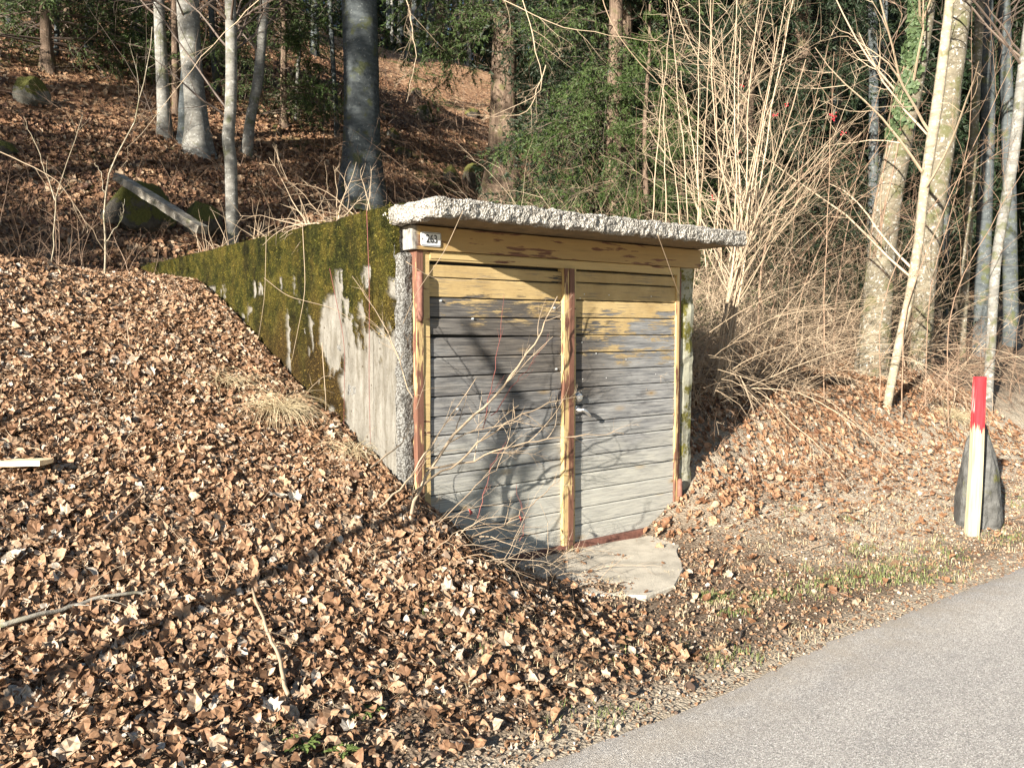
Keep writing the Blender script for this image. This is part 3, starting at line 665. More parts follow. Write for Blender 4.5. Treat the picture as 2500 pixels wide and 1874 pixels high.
# leaf crumbs and grit on the verge
P = place(24000, -4.5, 6, -2.1, .1, g, .008, lambda x, y: sstep(-2.18, -2.0, y)); sz = g.uniform(.008, .026, len(P))
obj('leaf_crumb', scatter(P, sz, .6, MAT['leaf_tan'], g, TPL[:3]), ground, kind='stuff')
V, Fc = ico(1); N = 9000; P = place(N * 2, -4.5, 6, -2.12, -.2, g, .004, lambda x, y: sstep(-2.2, -2.0, y))[:N]
sc_ = g.lognormal(math.log(.0055), .5, (len(P), 1, 1)) * g.uniform(.6, 1.3, (len(P), 1, 3)); W_ = V[None] * sc_ * (1 + g.normal(0, .12, (len(P), len(V), 1))) + P[:, None]
obj('soil_crumb', mesh(W_.reshape(-1, 3), (Fc[None] + (np.arange(len(P)) * len(V))[:, None, None]).reshape(-1, 3), None), ground, kind='stuff').data.materials.append((lambda m: (m.col(m.ramp(m.island(), [(0, (.06, .04, .03)), (.6, (.17, .12, .085)), (.9, (.28, .22, .16)), (1, (.42, .38, .32))])), m.m)[1])(M('soil_crumb', .95, .1)))
N = 2600; P = place(N * 2, -5, 5, -1.9, 5, g, .045)[:N]; a = g.uniform(0, 6.283, len(P)); A = grow(P, np.stack([np.cos(a), np.sin(a), g.normal(.15, .25, len(P))], -1), g.uniform(.04, .22, len(P)), 4, .12, -.05, g)
V, Fq = tubes(A, tap(g.uniform(.0008, .0022, len(P)), 4), 3); obj('twig_bits', mesh(V, Fq, MAT['twigb']), ground, kind='stuff')
# leaves lying on the roof
N = 900; x = -1.25 + np.abs(g.normal(0, .35, N)); y = g.uniform(.35, 6.3, N); P = np.stack([x, y, 2.275 + .04 * g.random(N)], -1)
obj('leaf_litter', scatter(P, g.uniform(.03, .07, N), .6, MAT['leaf_orange'], g), kind='stuff', label='dry leaves gathered on top of the garage roof', category='leaf litter')
# the leaves that show largest: single pieces of the ground
LM = []
for j, (V, Fc) in enumerate(TPL): LM.append(mesh(V, Fc, MAT['leaf_tan'], False, 'fallen_leaf'))
x = g.uniform(-4.6, .2, 9000); y = g.uniform(-1.9, .6, 9000); dd = np.hypot(x - CAM[0], y - CAM[1]); k = (g.random(9000) < cover(x, y) * sstep(4.2, 2.6, dd))
v_ = np.stack([x - CAM[0], y - CAM[1]], -1); lat = np.abs(v_ @ rt[:2]) / (v_ @ fw[:2]); k &= lat < .62
x, y = x[k][:296], y[k][:296]
for a, b in zip(x, y):
    o = bpy.data.objects.new('fallen_leaf', LM[int(g.integers(0, len(LM)))]); s_ = g.uniform(.045, .085)
    nr = unit(np.array([g.normal(0, .35), g.normal(0, .35) - .3, 1.])); q = Vector(nr).to_track_quat('Z', 'Y').to_matrix() @ Matrix.Rotation(g.uniform(0, 6.3), 3, 'Z')
    o.matrix_world = Matrix.Translation((a, b, float(hgt(a, b)) + .036)) @ q.to_4x4() @ Matrix.Scale(s_, 4); link(o, ground)

# ------------------------------------------------------------------ grass, weeds
def blades(C, nb, h, spread, mat, g, wdt=.0016, lean=.9, K=3):
    N = len(C) * nb; c = np.repeat(C, nb, 0) + np.stack([g.normal(0, spread, N), g.normal(0, spread, N), np.zeros(N)], -1)
    c[:, 2] = np.where(True, hgt(c[:, 0], c[:, 1]), 0); a = g.uniform(0, 6.283, N); l_ = h * g.uniform(.5, 1.2, N); le = lean * g.uniform(.3, 1.3, N)
    d = np.stack([np.cos(a), np.sin(a), 0 * a], -1); s_ = np.stack([-np.sin(a), np.cos(a), 0 * a], -1) * wdt
    p1 = c + d * (l_ * le * .3)[:, None] + up * (l_ * .6)[:, None]; p2 = c + d * (l_ * le)[:, None] + up * (l_ * (1 - .45 * le))[:, None]
    V = np.stack([c - s_, c + s_, p1 - s_ * .7, p1 + s_ * .7, p2], 1).reshape(-1, 3); i = (np.arange(N) * 5)[:, None]
    return mesh(V, [i + np.array([[0, 1, 3, 2]]), i + np.array([[2, 3, 4]])], mat)
C = []
for (cx, cy, s_, n_) in [(1.0, -1.55, .22, 60), (1.35, -1.75, .25, 60), (.35, -1.45, .10, 22), (.1, -1.25, .08, 18), (-.05, -1.5, .05, 8), (2.0, -1.6, .2, 22), (1.6, -1.3, .08, 14), (2.9, -1.75, .15, 20), (3.3, -1.3, .15, 18), (-1.5, -1.95, .08, 12), (-.6, -1.9, .08, 14),
                        (-2.9, -1.65, .15, 12), (1.9, -.6, .05, 6), (2.1, -.9, .04, 5), (-.9, -1.7, .2, 10), (-1.7, -1.2, .3, 8), (.02, -.05, .015, 4), (4.2, -1.4, .2, 20)]:
    C.append(np.stack([g.normal(cx, s_, n_), g.normal(cy, s_ * .5, n_), np.zeros(n_)], -1))
C = np.concatenate(C); C = C[C[:, 1] > -2.05]
obj('grass', blades(C, 8, .045, .035, MAT['grass'], g), kind='stuff', label='short green grass tufts along the edge of the road', category='grass')
C = np.stack([g.uniform(-3.5, 5, 320), g.uniform(-2.0, -.7, 320), np.zeros(320)], -1)
obj('dry_grass', blades(C, 12, .05, .03, MAT['dry'], g, .0014, 1.3), kind='stuff', label='dry straw scattered over the dirt verge', category='dry grass')
def tuft(p, h, n_, label, r=.04):
    me = blades(np.array([[0., 0, 0]]), 1, .1, .01, MAT['dry'], g)
    a = g.uniform(0, 6.283, n_); d = np.stack([np.cos(a) * .7, np.sin(a) * .7 - .3, np.full(n_, .9)], -1) + g.normal(0, .2, (n_, 3))
    Q = grow(np.stack([g.normal(0, r, n_), g.normal(0, r, n_), np.zeros(n_)], -1), d, g.uniform(.6, 1.3, n_) * h, 7, .06, -.32, g)
    V, Fq = tubes(Q, tap(np.full(n_, .0016), 7), 3); obj('grass_tussock', mesh(V, Fq, MAT['dry']), None, p, label=label, category='grass tussock')
q, _ = dhit(605, 905); tuft(q + up * .05, .34, 260, 'dry straw coloured grass tussock hanging over the leaves left of the mossy wall')
q, _ = dhit(490, 830); tuft(q + up * .02, .22, 150, 'flattened dry grass clump among leaves farther left of the mossy wall', .1)
q, _ = dhit(2050, 905); tuft(q + up * .03, .35, 260, 'dry grass clump spilling over the top of the standing stone', .08)
q, _ = dhit(760, 985); tuft(q + up * .02, .22, 110, 'small dry grass clump at the foot of the bare concrete wall', .05)
def weed(p, r, n_, label):
    mb = MB()
    for k in range(n_):
        a = g.uniform(0, 6.283); L = r * g.uniform(.6, 1.15); d = np.array([math.cos(a), math.sin(a), 0]); s_ = np.array([-d[1], d[0], 0]); m_ = 9
        t = np.linspace(0, 1, m_); mid = d * (t * L)[:, None] + up * (L * (.55 * t - .45 * t ** 2.0) + .01)[:, None]
        wv = L * .17 * np.sin(np.clip(t * 1.05, 0, 1) * math.pi * .92) * (1 + .75 * (np.arange(m_) % 2) - .35)
        V = np.concatenate([mid, mid + s_ * wv[:, None] + up * .004, mid - s_ * wv[:, None] + up * .004]); i = np.arange(m_ - 1)
        mb.add(V, np.concatenate([np.stack([i, i + 1, i + 1 + m_, i + m_], -1), np.stack([i, i + 2 * m_, i + 1 + 2 * m_, i + 1], -1)]))
    obj('green_weed', mb.mesh(MAT['weed']), None, p, label=label, category='weed')
q, _ = dhit(785, 1562, 1.5); weed(q + up * .03, .075, 20, 'green toothed weed rosette growing just under the pine cone')
q, _ = dhit(652, 1632, 1.5); weed(q + up * .03, .08, 20, 'bright green weed rosette at the lower edge, left of its twin')
q, _ = dhit(738, 1648, 1.5); weed(q + up * .03, .07, 18, 'bright green weed rosette at the lower edge, right of its twin')
def cone(p, yaw, label, L=.12):
    mb = MB(); c = MB(); n_ = 150
    P = [(x_, 0, 0) for x_ in np.linspace(-L / 2, L / 2, 9)]; rr = .018 * np.sin(np.linspace(.25, math.pi - .15, 9)) ** .7
    core = mesh(*[(lambda V, F_: (V, F_))(*tubes(np.array(P)[None], rr[None], 10))][0], MAT['cone']);
    for k in range(n_):
        t = k / n_; a = k * 2.39996; x0 = -L / 2 + L * t; r0 = .017 * math.sin(.25 + (math.pi - .4) * t) ** .7
        o_ = np.array([0, math.cos(a), math.sin(a)]); s_ = np.array([0, -math.sin(a), math.cos(a)]); b = np.array([x0, 0, 0]) + o_ * r0 * .7
        tip = b + o_ * .012 + np.array([.010, 0, 0]); V = np.array([b - s_ * .006, b + s_ * .006, tip + s_ * .005 - np.array([.002, 0, 0]), tip + np.array([.003, 0, 0]), tip - s_ * .005 - np.array([.002, 0, 0]), b + o_ * .006 + np.array([-.004, 0, 0])])
        mb.add(V, [np.array([[0, 1, 2, 4]]), np.array([[4, 2, 3], [0, 5, 1], [1, 5, 2], [5, 0, 4], [5, 4, 2]])])
    o = obj('pine_cone', core, None, p, label=label, category='pine cone'); o.rotation_euler = (0, .05, yaw); obj('scales', mb.mesh(MAT['cone']), o)
q, _ = dhit(800, 1528, 1.5); cone(q + up * .05, -.6, 'brown pine cone lying in the leaves above a green weed', .09)
q, _ = dhit(2190, 1385, 1.5) if False else dhit(2214 / 1.13 * .995, 1300, 1.5)
q, _ = hit(2185, 1383); cone(q + up * .02, 0.2, 'pine cone lying in the grass near the road edge left of the stake', .10)

# ------------------------------------------------------------------ rocks, logs, stake
ICO = ico(4); ICO3 = ico(3)
def rock(p, size, seed, label, mat='rock', rz=0., top=None, name='boulder', cat='boulder'):
    V, Fc = ICO if max(size) > .2 else ICO3; V = V.copy()
    n1 = fbm(V * 1.3 + seed * 7.7, 3, seed); n2 = fbm(V * 5 + seed, 3, seed + 9)
    V = V * (1 + .30 * n1 + .07 * n2 + .035 * fbm(V * 12 + seed, 3, seed + 5))[:, None]
    for k in range(5):   # a few flat cleavage faces
        gg = np.random.default_rng(seed * 10 + k); d = unit(gg.normal(0, 1, 3)); c = .72; e = V @ d; V = V - np.clip(e - c, 0, 9)[:, None] * d * .85
    if top: V[:, :2] *= (1 - top * np.clip(V[:, 2:3], -.4, 1))
    V = V * np.array(size); o = obj(name, mesh(V, Fc, MAT[mat], False), None, p, label=label, category=cat); o.rotation_euler = (0, 0, rz); return o
def drock(x, y, wpx, hpx, seed, label, t0=5., **kw):
    q, t = dhit(x, y + hpx * .4, t0); k = 1.13 / F * t; rock(q + up * hpx * k * .25, (wpx * k * .55, wpx * k * .45, hpx * k * .65), seed, label, **kw)
drock(68, 200, 66, 60, 1, 'big pale mossy boulder at the far left under the spruce branch')
drock(915, 245, 38, 38, 2, 'sunlit mossy boulder in the clearing between the two big trunks')
drock(725, 225, 40, 45, 3, 'pale sunlit rock showing left of the big dark trunk')
drock(1030, 385, 65, 50, 4, 'mossy boulder on the slope right above the roof slab', mat='darkrock')
drock(975, 380, 40, 45, 5, 'dark boulder just left of the mossy boulder above the roof slab', mat='darkrock')
drock(1020, 245, 34, 22, 6, 'small dark angular rock in the sunny clearing', mat='darkrock')
drock(435, 470, 75, 75, 7, 'dark moss covered rock behind the fallen beam', mat='darkrock')
drock(1135, 300, 32, 24, 8, 'flat green rock at the right foot of the spruce trunk')
drock(850, 290, 28, 26, 9, 'small mossy rock right beside the big dark trunk')
drock(300, 445, 130, 100, 10, 'large dark earthy hump behind the upper end of the fallen beam', mat='darkrock')
drock(870, 330, 36, 22, 14, 'low mossy rock in the dark band above the roof corner', mat='darkrock')
drock(900, 200, 26, 20, 15, 'small dark rock high in the clearing', mat='darkrock')
drock(10, 320, 50, 30, 16, 'half buried rock at the left edge of the dim slope', mat='darkrock')
drock(645, 800, 30, 26, 12, 'grey rock poking out of the leaves by the wall base', t0=4)
drock(1075, 560, 1, 1, 13, 'x') if False else None
rock(np.array([3.10, -1.40, .28]), (.17, .17, .56), 23, 'upright pointed stone leaning behind the red topped stake', 'stone', .5, top=.28, name='standing_stone', cat='stone')

def stake():
    b = np.array([2.72, -1.54]); mb = MB()
    zs = np.linspace(-.12, 1.20, 14); n_ = 12; rings = []
    for z in zs:
        t = (z + .1) / 1.3; wv = .041 * (1.04 - .12 * t) ; a = np.arange(n_) * 2 * math.pi / n_ + .35
        r = wv / np.maximum(np.abs(np.cos(a)), np.abs(np.sin(a))) ** .95
        r = r * (1 + .05 * fbm(np.stack([np.cos(a), np.sin(a), 0 * a + z * 2], -1), 2, 5))
        rings.append(np.stack([np.cos(a) * r + .025 * t + .004 * math.sin(z * 4), np.sin(a) * r * .9, z + 0 * a], -1))
    V = np.concatenate(rings); i = np.arange(n_); f = np.concatenate([np.stack([i + n_ * k, (i + 1) % n_ + n_ * k, (i + 1) % n_ + n_ * (k + 1), i + n_ * (k + 1)], -1) for k in range(len(zs) - 1)])
    o = obj('wooden_stake', mesh(V, [f, i[None] + n_ * (len(zs) - 1)], MAT['stake']), None, (b[0], b[1], .0), label='pale wooden stake with red painted top at the roadside', category='stake')
    o.rotation_euler = (0, 0, YAW)
stake()
def beamobj(name, A, B, wd, th, mat, label, cat, rough=.01, seed=1):
    A = np.array(A); B = np.array(B); L = float(np.linalg.norm(B - A)); me = rough_box(-L / 2, L / 2, -wd / 2, wd / 2, -th / 2, th / 2, (.06, .03, .03), rough, 7, seed, MAT[mat])
    o = obj(name, me, None, (A + B) / 2, label=label, category=cat); x = Vector(B - A).normalized(); z = Vector((0, 0, 1)); y = z.cross(x).normalized(); z = x.cross(y)
    o.rotation_euler = Matrix((x, y, z)).transposed().to_euler(); return o
a, ta = dhit(275, 430, 5); b, tb = dhit(430, 520, 5)
t_ = 9.6; beamobj('fallen_beam', D(255, 382, 10.2), D(438, 497, 9.3), .13, .09, 'log', 'weathered grey beam lying aslant on the dark slope at the left', 'beam', .012, 4)
q, t = dhit(30, 1020); beamobj('split_board', q + up * .05 - rt * .30, q + up * .05 + rt * .17, .13, .025, 'board', 'fresh pale split board sticking in at the left edge of the leaves', 'board', .012, 5)
def drape(pts, r0, r1, mat, name, label, cat, lift=.03, sub=None, sides=6):
    Q = np.array([dhit(x_, y_, 1.5)[0] + up * lift for x_, y_ in pts]); t = np.linspace(0, 1, 4 * len(Q)); tt = np.linspace(0, 1, len(Q))
    P = np.stack([np.interp(t, tt, Q[:, k]) for k in range(3)], -1); P += .006 * np.stack([fbm(xyz(t * 14, 0 * t, k), 2, 90 + k) for k in range(3)], -1)
    mb = MB().tube(P, np.linspace(r0, r1, len(P)), sides)
    if sub:
        Qs, rs = side(P[None], np.array([r0]), sub, .7, .25, .12, .02, 5, .45, .4, 1., g); V, Fq = tubes(Qs, tap(rs, 5), 4); mb.add(V, Fq)
    obj(name, mb.mesh(MAT[mat], True), None, None, label=label, category=cat)
drape([(0, 1388), (60, 1370), (140, 1350), (215, 1325), (300, 1312), (318, 1320)], .012, .006, 'log', 'fallen_branch', 'long grey fallen branch entering from the left edge over the leaves', 'branch', .07, 5)
drape([(545, 1305), (575, 1385), (600, 1450), (622, 1535)], .006, .009, 'twig', 'fallen_branch', 'pale thin branch lying towards the bottom edge of the leaf bank', 'branch', .07, 4)
drape([(1595, 1400), (1600, 1372), (1625, 1355), (1665, 1350)], .006, .003, 'twigd', 'fallen_branch', 'curved dark twig on the verge close to the road', 'branch', .02)
drape([(1690, 1210), (1760, 1190), (1790, 1180)], .004, .003, 'twig', 'fallen_branch', 'thin pale stick on the sandy patch', 'branch', .03)
drape([(225, 1170), (280, 1120), (320, 1080)], .008, .006, 'twigb', 'fallen_branch', 'short brown stick in the leaves left of the grass tussock', 'branch', .06)
drape([(110, 1195), (130, 1150), (140, 1120)], .016, .013, 'log', 'fallen_branch', 'stubby dark green piece of wood in the leaves at the left', 'branch', .06)

# ------------------------------------------------------------------ trees
def trunk_mesh(P, Rr, mat, sides=18, flare=0., seed=0, amp=.05, mb=None):
    P = np.asarray(P, float); n_ = max(24, len(P) * 5); s0 = np.linspace(0, 1, len(P)); s1 = np.linspace(0, 1, n_) ** 1.15
    def sm(v):   # smooth interpolation
        w_ = np.interp(s1, s0, v); 
        for _ in range(2): w_[1:-1] = .25 * w_[:-2] + .5 * w_[1:-1] + .25 * w_[2:]
        return w_
    Q = np.stack([sm(P[:, k]) for k in range(3)], -1); r = sm(np.asarray(Rr, float))
    V, Fq = tubes(Q[None], r[None], sides); V = V.reshape(n_, sides, 3); c = Q[:, None]; d = V - c
    h = Q[:, 2] - Q[0, 2]; a = np.arange(sides) * 2 * math.pi / sides
    fl = 1 + flare * np.exp(-np.clip(h, 0, 99) / (2.2 * r[0] + .05))[:, None] * (1 + .45 * np.sin(a * 4 + seed) + .25 * np.sin(a * 7 + seed * 2))[None]
    d = d * (fl * (1 + amp * fbm(V * 3 / max(r[0] * 6, .3) + seed, 3, seed)))[..., None]
    V = (c + d).reshape(-1, 3)
    (mb or MB()).add(V, Fq)
    return mesh(V, Fq, MAT[mat], True), Q, r
def crown_bare(Q, r, lo, m, mat, g, lf=.22, ang=.9, m2=6, m3=4, grav=.02, min_r=.002, rmax=.016):
    mb = MB(); A, ra = side(Q[None], np.array([max(r[len(r) // 2], .02)]), m, ang, lf, .10, grav, 8, .5, lo, 1., g)
    ra = np.clip(ra, .004, rmax); V, Fq = tubes(A, tap(ra, 8), 5); mb.add(V, Fq)
    B, rb = side(A, ra, m2, .7, .45, .14, .01, 6, .5, .2, 1., g); rb = np.clip(rb, min_r, 1); V, Fq = tubes(B, tap(rb, 6), 3); mb.add(V, Fq)
    if m3: C_, rc = side(B, rb, m3, .7, .45, .16, .0, 5, .6, .1, 1., g); rc = np.clip(rc, min_r * .7, 1); V, Fq = tubes(C_, tap(rc, 5), 3); mb.add(V, Fq)
    return mb.mesh(MAT[mat])
def tree(name, pts, wpx, mat, label, cat='tree', group=None, top=9., flare=.6, m=16, t0=5., lo=.42, twig='twigd', sides=18, amp=.05, sink=.15, m3=3, depth=None, lf=.2, tend=None):
    base, t = dhit(*pts[0], t0)
    if depth: t = depth; base = D(*pts[0], t); base[2] = hgt(base[0], base[1]) 
    k = 1.13 / F * t / 2; P = [base - up * sink] + [D(x_, y_, t) for x_, y_ in pts[1:]]; Rr = [w_ * k for w_ in wpx]
    last = P[-1] - P[-2]; last = last / np.linalg.norm(last); lead = unit(last * .6 + up * .6); r_ = Rr[-1]
    for j in range(1, 4): P.append(P[-1] + lead * top / 3); Rr.append(r_ * (1 - j * .28))
    P = [p - base for p in P]; gg = np.random.default_rng(int(abs(base[0] * 100) + abs(base[1] * 31)))
    me, Q, r = trunk_mesh(P, Rr, mat, sides, flare, int(abs(base[0] * 10)), amp)
    rt_ = empty(name, base, label=label, category=cat)
    if group: rt_['group'] = group
    obj('trunk', me, rt_)
    if m: obj('crown', crown_bare(Q, r, lo, m, twig, gg, lf, m3=m3), rt_)
    return rt_, base, t
G1 = 'bare deciduous trees on the hillside'
tree('beech_tree', [(357, 298), (352, 200), (347, 100), (343, 0)], [28, 25, 24, 22], 'beech', 'slim pale sunlit beech left of the flared double beech', group=G1, flare=.5)
tree('beech_tree', [(432, 330), (425, 250), (412, 120), (405, 0)], [48, 40, 42, 46], 'beech', 'thickest pale beech with flared root foot at the left', group=G1, flare=.55)
tree('beech_tree', [(398, 312), (396, 240), (402, 120), (400, 0)], [26, 20, 16, 14], 'beech_shade', 'dark slim stem fused behind the thick flared beech', group=G1, flare=.6)
tree('beech_tree', [(380, 250), (378, 120), (376, 0)], [16, 14, 12], 'spruceb', 'brown slim trunk between the two pale beeches', group=G1, flare=.3)
tree('beech_tree', [(298, 100), (296, 60), (294, 0)], [24, 18, 17], 'beech', 'pale beech high on the slope with bare spreading roots', group=G1, flare=1.6)
tree('beech_tree', [(502, 527), (500, 430), (499, 350), (492, 300), (499, 230), (500, 100), (497, 0)], [26, 26, 25, 26, 24, 24, 22], 'beech', 'crooked grey tree rising right behind the mossy wall', group=G1, flare=.15, depth=10.2, m=20)
tree('beech_tree', [(530, 335), (540, 260), (557, 180), (565, 90), (572, 0)], [22, 21, 22, 20, 20], 'beech', 'leaning spotted pale tree right of the crooked grey tree', group=G1, flare=.4)
tree('beech_tree', [(778, 440), (780, 350), (781, 200), (778, 60), (776, 0)], [84, 72, 72, 74, 72], 'beech_shade', 'massive straight dark trunk standing in shade behind the roof', group=G1, flare=.45, top=14, sides=28)
tree('beech_tree', [(638, 262), (642, 180), (648, 80), (650, 0)], [9, 8, 7, 6], 'beech', 'very thin pale sapling left of the massive dark trunk', group=G1, flare=.2, top=3)
tree('beech_tree', [(470, 200), (460, 100), (455, 0)], [14, 13, 12], 'beech_shade', 'thin dark trunk right of the thick flared beech', group=G1, flare=.2)
tree('beech_tree', [(730, 300), (720, 150), (712, 0)], [12, 10, 10], 'beech_shade', 'thin shaded stem close left of the massive dark trunk', group=G1, flare=.2)
G2 = 'distant trunks at the top of the slope'
for (x_, y_, w_, dx, mt, lb) in [(880, 130, 16, 20, 'beech_shade', 'distant leaning trunk nearest the massive dark trunk'), (905, 118, 12, -6, 'beech_shade', 'distant dark straight trunk second from the massive dark trunk'), (985, 135, 9, 10, 'beech', 'distant thin pale trunk left of the spruce'),
                          (1012, 140, 10, 4, 'beech', 'distant pale trunk closest to the spruce'), (958, 105, 13, -8, 'spruceb', 'distant brown trunk in the middle of the far row'), (930, 96, 15, 5, 'beech_shade', 'distant thick grey trunk in the middle of the far row'),
                          (862, 90, 9, 4, 'beech', 'far faint trunk touching the massive dark trunk'), (840, 60, 10, -4, 'beech_shade', 'farthest faint trunk just right of the massive trunk top'), (1040, 90, 14, 2, 'beech_shade', 'distant trunk half hidden by spruce boughs')]:
    tree('beech_tree', [(x_, y_), (x_ + dx * .5, y_ - 70), (x_ + dx, -20)], [w_, w_ * .9, w_ * .85], mt, lb, group=G2, flare=.3, m=14, t0=12, lo=.1, sides=10, m3=2)
for j_, x_ in enumerate(np.linspace(845, 1140, 16)):
    y_ = 88 - (j_ % 4) * 14 + (x_ > 1050) * 30; w_ = 7 + (j_ * 5) % 6
    tree('beech_tree', [(x_, y_), (x_ + 3, y_ - 50), (x_ + 4 * math.sin(j_), -20)], [w_, w_ * .9, w_ * .85], ('beech', 'beech_shade', 'spruceb')[j_ % 3], 'faint slender trunk in the far row above the clearing', group='faint slender trunks of the far row', flare=.2, m=10, t0=14, lo=.1, sides=8, m3=0)
for (x_, y_, w_, dx, mt, lb) in [(190, 110, 18, 5, 'beech_shade', 'dim trunk high on the left slope behind the spruce'), (240, 90, 12, 8, 'beech_shade', 'dim thin trunk left of the beech with bare roots'), (20, 60, 18, 4, 'beech_shade', 'dim trunk at the far top left corner'), (560, 130, 16, 3, 'beech_shade', 'dim trunk high behind the leaning spotted tree'), (610, 150, 12, -5, 'spruceb', 'dim brown trunk high between pale sapling and leaning tree'), (680, 120, 18, 0, 'beech_shade', 'dim trunk high left of the massive trunk'), (120, 120, 10, 6, 'beech_shade', 'dim thin trunk behind the left spruce')]:
    tree('beech_tree', [(x_, y_), (x_ + dx * .5, y_ - 70), (x_ + dx, -20)], [w_, w_ * .9, w_ * .85], mt, lb, group=G2, flare=.3, m=12, t0=12, lo=.1, sides=10, m3=2)
# trunks at the right
G3 = 'trees behind the thicket at the right'
iv, ivb, ivt = tree('ivy_tree', [(1880, 860), (1888, 740), (1903, 560), (1918, 430), (1945, 300), (1972, 160), (1990, 60), (1996, 0)], [66, 62, 58, 56, 52, 50, 46, 46], 'ashb', 'thick leaning lichened trunk wrapped with ivy on its upper part', 'tree', G3, 9, .2, 10, lo=.5, depth=10.5, m3=2, twig='twig')
tree('slender_tree', [(1912, 850), (1938, 760), (1965, 640), (1985, 520), (1993, 430), (2008, 330), (2028, 200), (2040, 100), (2052, 0)], [18, 18, 19, 20, 20, 22, 22, 20, 18], 'paleb', 'slender pale leaning stem crossing in front of the ragged trunk', 'tree', G3, 5, .1, 8, depth=9.3, lo=.25, twig='twig', sides=12, lf=.2)
tree('ragged_tree', [(1985, 820), (1998, 600), (2018, 430), (2040, 280), (2060, 130), (2075, 0)], [46, 44, 46, 48, 46, 44], 'ashb', 'ragged pale trunk directly right of the slender leaning stem', 'tree', G3, 9, .2, 6, lo=.4, depth=11.2, m3=2, twig='twig', amp=.12)
for (pts, wp, dp, mt, lb) in [([(1880, 700), (1885, 450), (1888, 250), (1884, 0)], [22, 20, 20, 18], 14, 'beech_shade', 'bluish dark trunk left of the ivy trunk'),
                              ([(1860, 600), (1905, 300), (1912, 0)], [14, 13, 12], 17, 'beech_shade', 'thin bluish trunk beside the ivy trunk'),
                              ([(2120, 760), (2125, 500), (2135, 250), (2130, 0)], [34, 30, 28, 26], 13.5, 'beech_shade', 'shaded speckled trunk right of the ragged trunk'),
                              ([(2075, 700), (2100, 350), (2112, 100), (2118, 0)], [20, 18, 18, 17], 13, 'ashb', 'sunlit thin trunk between ragged trunk and speckled trunk'),
                              ([(2140, 680), (2150, 560), (2190, 340), (2206, 180), (2230, 0)], [20, 20, 22, 22, 20], 10.5, 'beech', 'pale crooked trunk leaning out at the right edge'),
                              ([(2185, 740), (2180, 400), (2172, 150), (2168, 0)], [30, 27, 26, 24], 15.5, 'beech_shade', 'dark trunk behind the crooked one at the right edge'),
                              ([(2040, 720), (2048, 300), (2090, 0)], [13, 12, 10], 15, 'beech_shade', 'dim thin trunk behind the ragged trunk'),
                              ([(1800, 640), (1806, 300), (1800, 0)], [16, 14, 13], 17, 'beech_shade', 'dim trunk in the dark behind the pale shrub')]:
    tree('bare_tree', pts, wp, mt, lb, 'tree', G3, 8, .3, 10, depth=dp, sides=12, m3=2)
# ivy on the thick trunk
def ivy():
    gg = np.random.default_rng(5); N = 1000
    pts = [(1905, 560), (1918, 430), (1945, 300), (1972, 160), (1990, 60), (1996, 0), (2000, -60)]; Q = np.array([D(x_, y_, ivt) for x_, y_ in pts]); s_ = gg.uniform(.33, 1, N)
    tt = np.linspace(0, 1, len(Q)); c = np.stack([np.interp(s_, tt, Q[:, k]) for k in range(3)], -1)
    r = np.interp(s_, [0, 1], [29, 23]) * 1.13 / F * ivt; th = gg.normal(0, .42, N) + np.pi * 1.16 - .3 * np.sin(s_ * 9)
    # angle measured from rt direction; -fw faces the camera
    d = np.cos(th)[:, None] * rt + np.sin(th)[:, None] * fw; P = c + d * (r * gg.uniform(1.0, 1.22, N))[:, None]
    hrt = np.array([(0, -.45, 0), (.42, -.1, .03), (.22, .2, 0), (0, .6, -.05), (-.22, .2, 0), (-.42, -.1, .03)]); Fh = np.array([(0, 1, 2), (0, 2, 3), (0, 3, 4), (0, 4, 5)])
    z = unit(d + gg.normal(0, .45, (N, 3))); x_ = unit(np.cross(z, np.array([0, 0, 1.]) + gg.normal(0, .4, (N, 3)))); y_ = np.cross(z, x_); Rm = np.stack([x_, -y_, z], -1); sz_ = gg.uniform(.05, .11, N)
    V = np.einsum('nij,mj->nmi', Rm * sz_[:, None, None], hrt) + P[:, None]; Fc = (Fh[None] + (np.arange(N) * 6)[:, None, None]).reshape(-1, 3)
    rt_ = empty('ivy', ivb, label='dark green ivy climbing the thick leaning trunk', category='ivy')
    obj('foliage', mesh(V.reshape(-1, 3) - ivb, Fc, MAT['ivy']), rt_)
    mb = MB()
    for j in range(4):
        t2 = np.linspace(0, 1, 26); c = np.stack([np.interp(t2, tt, Q[:, k]) for k in range(3)], -1); th = np.pi * 1.2 + .5 * np.sin(t2 * 7 + j * 2); d = np.cos(th)[:, None] * rt + np.sin(th)[:, None] * fw
        mb.tube(c + d * (np.interp(t2, [0, 1], [29, 23]) * 1.13 / F * ivt * 1.03)[:, None] - ivb, np.full(26, .008), 5)
    obj('stem', mb.mesh(MAT['twigb'], True), rt_)
ivy()

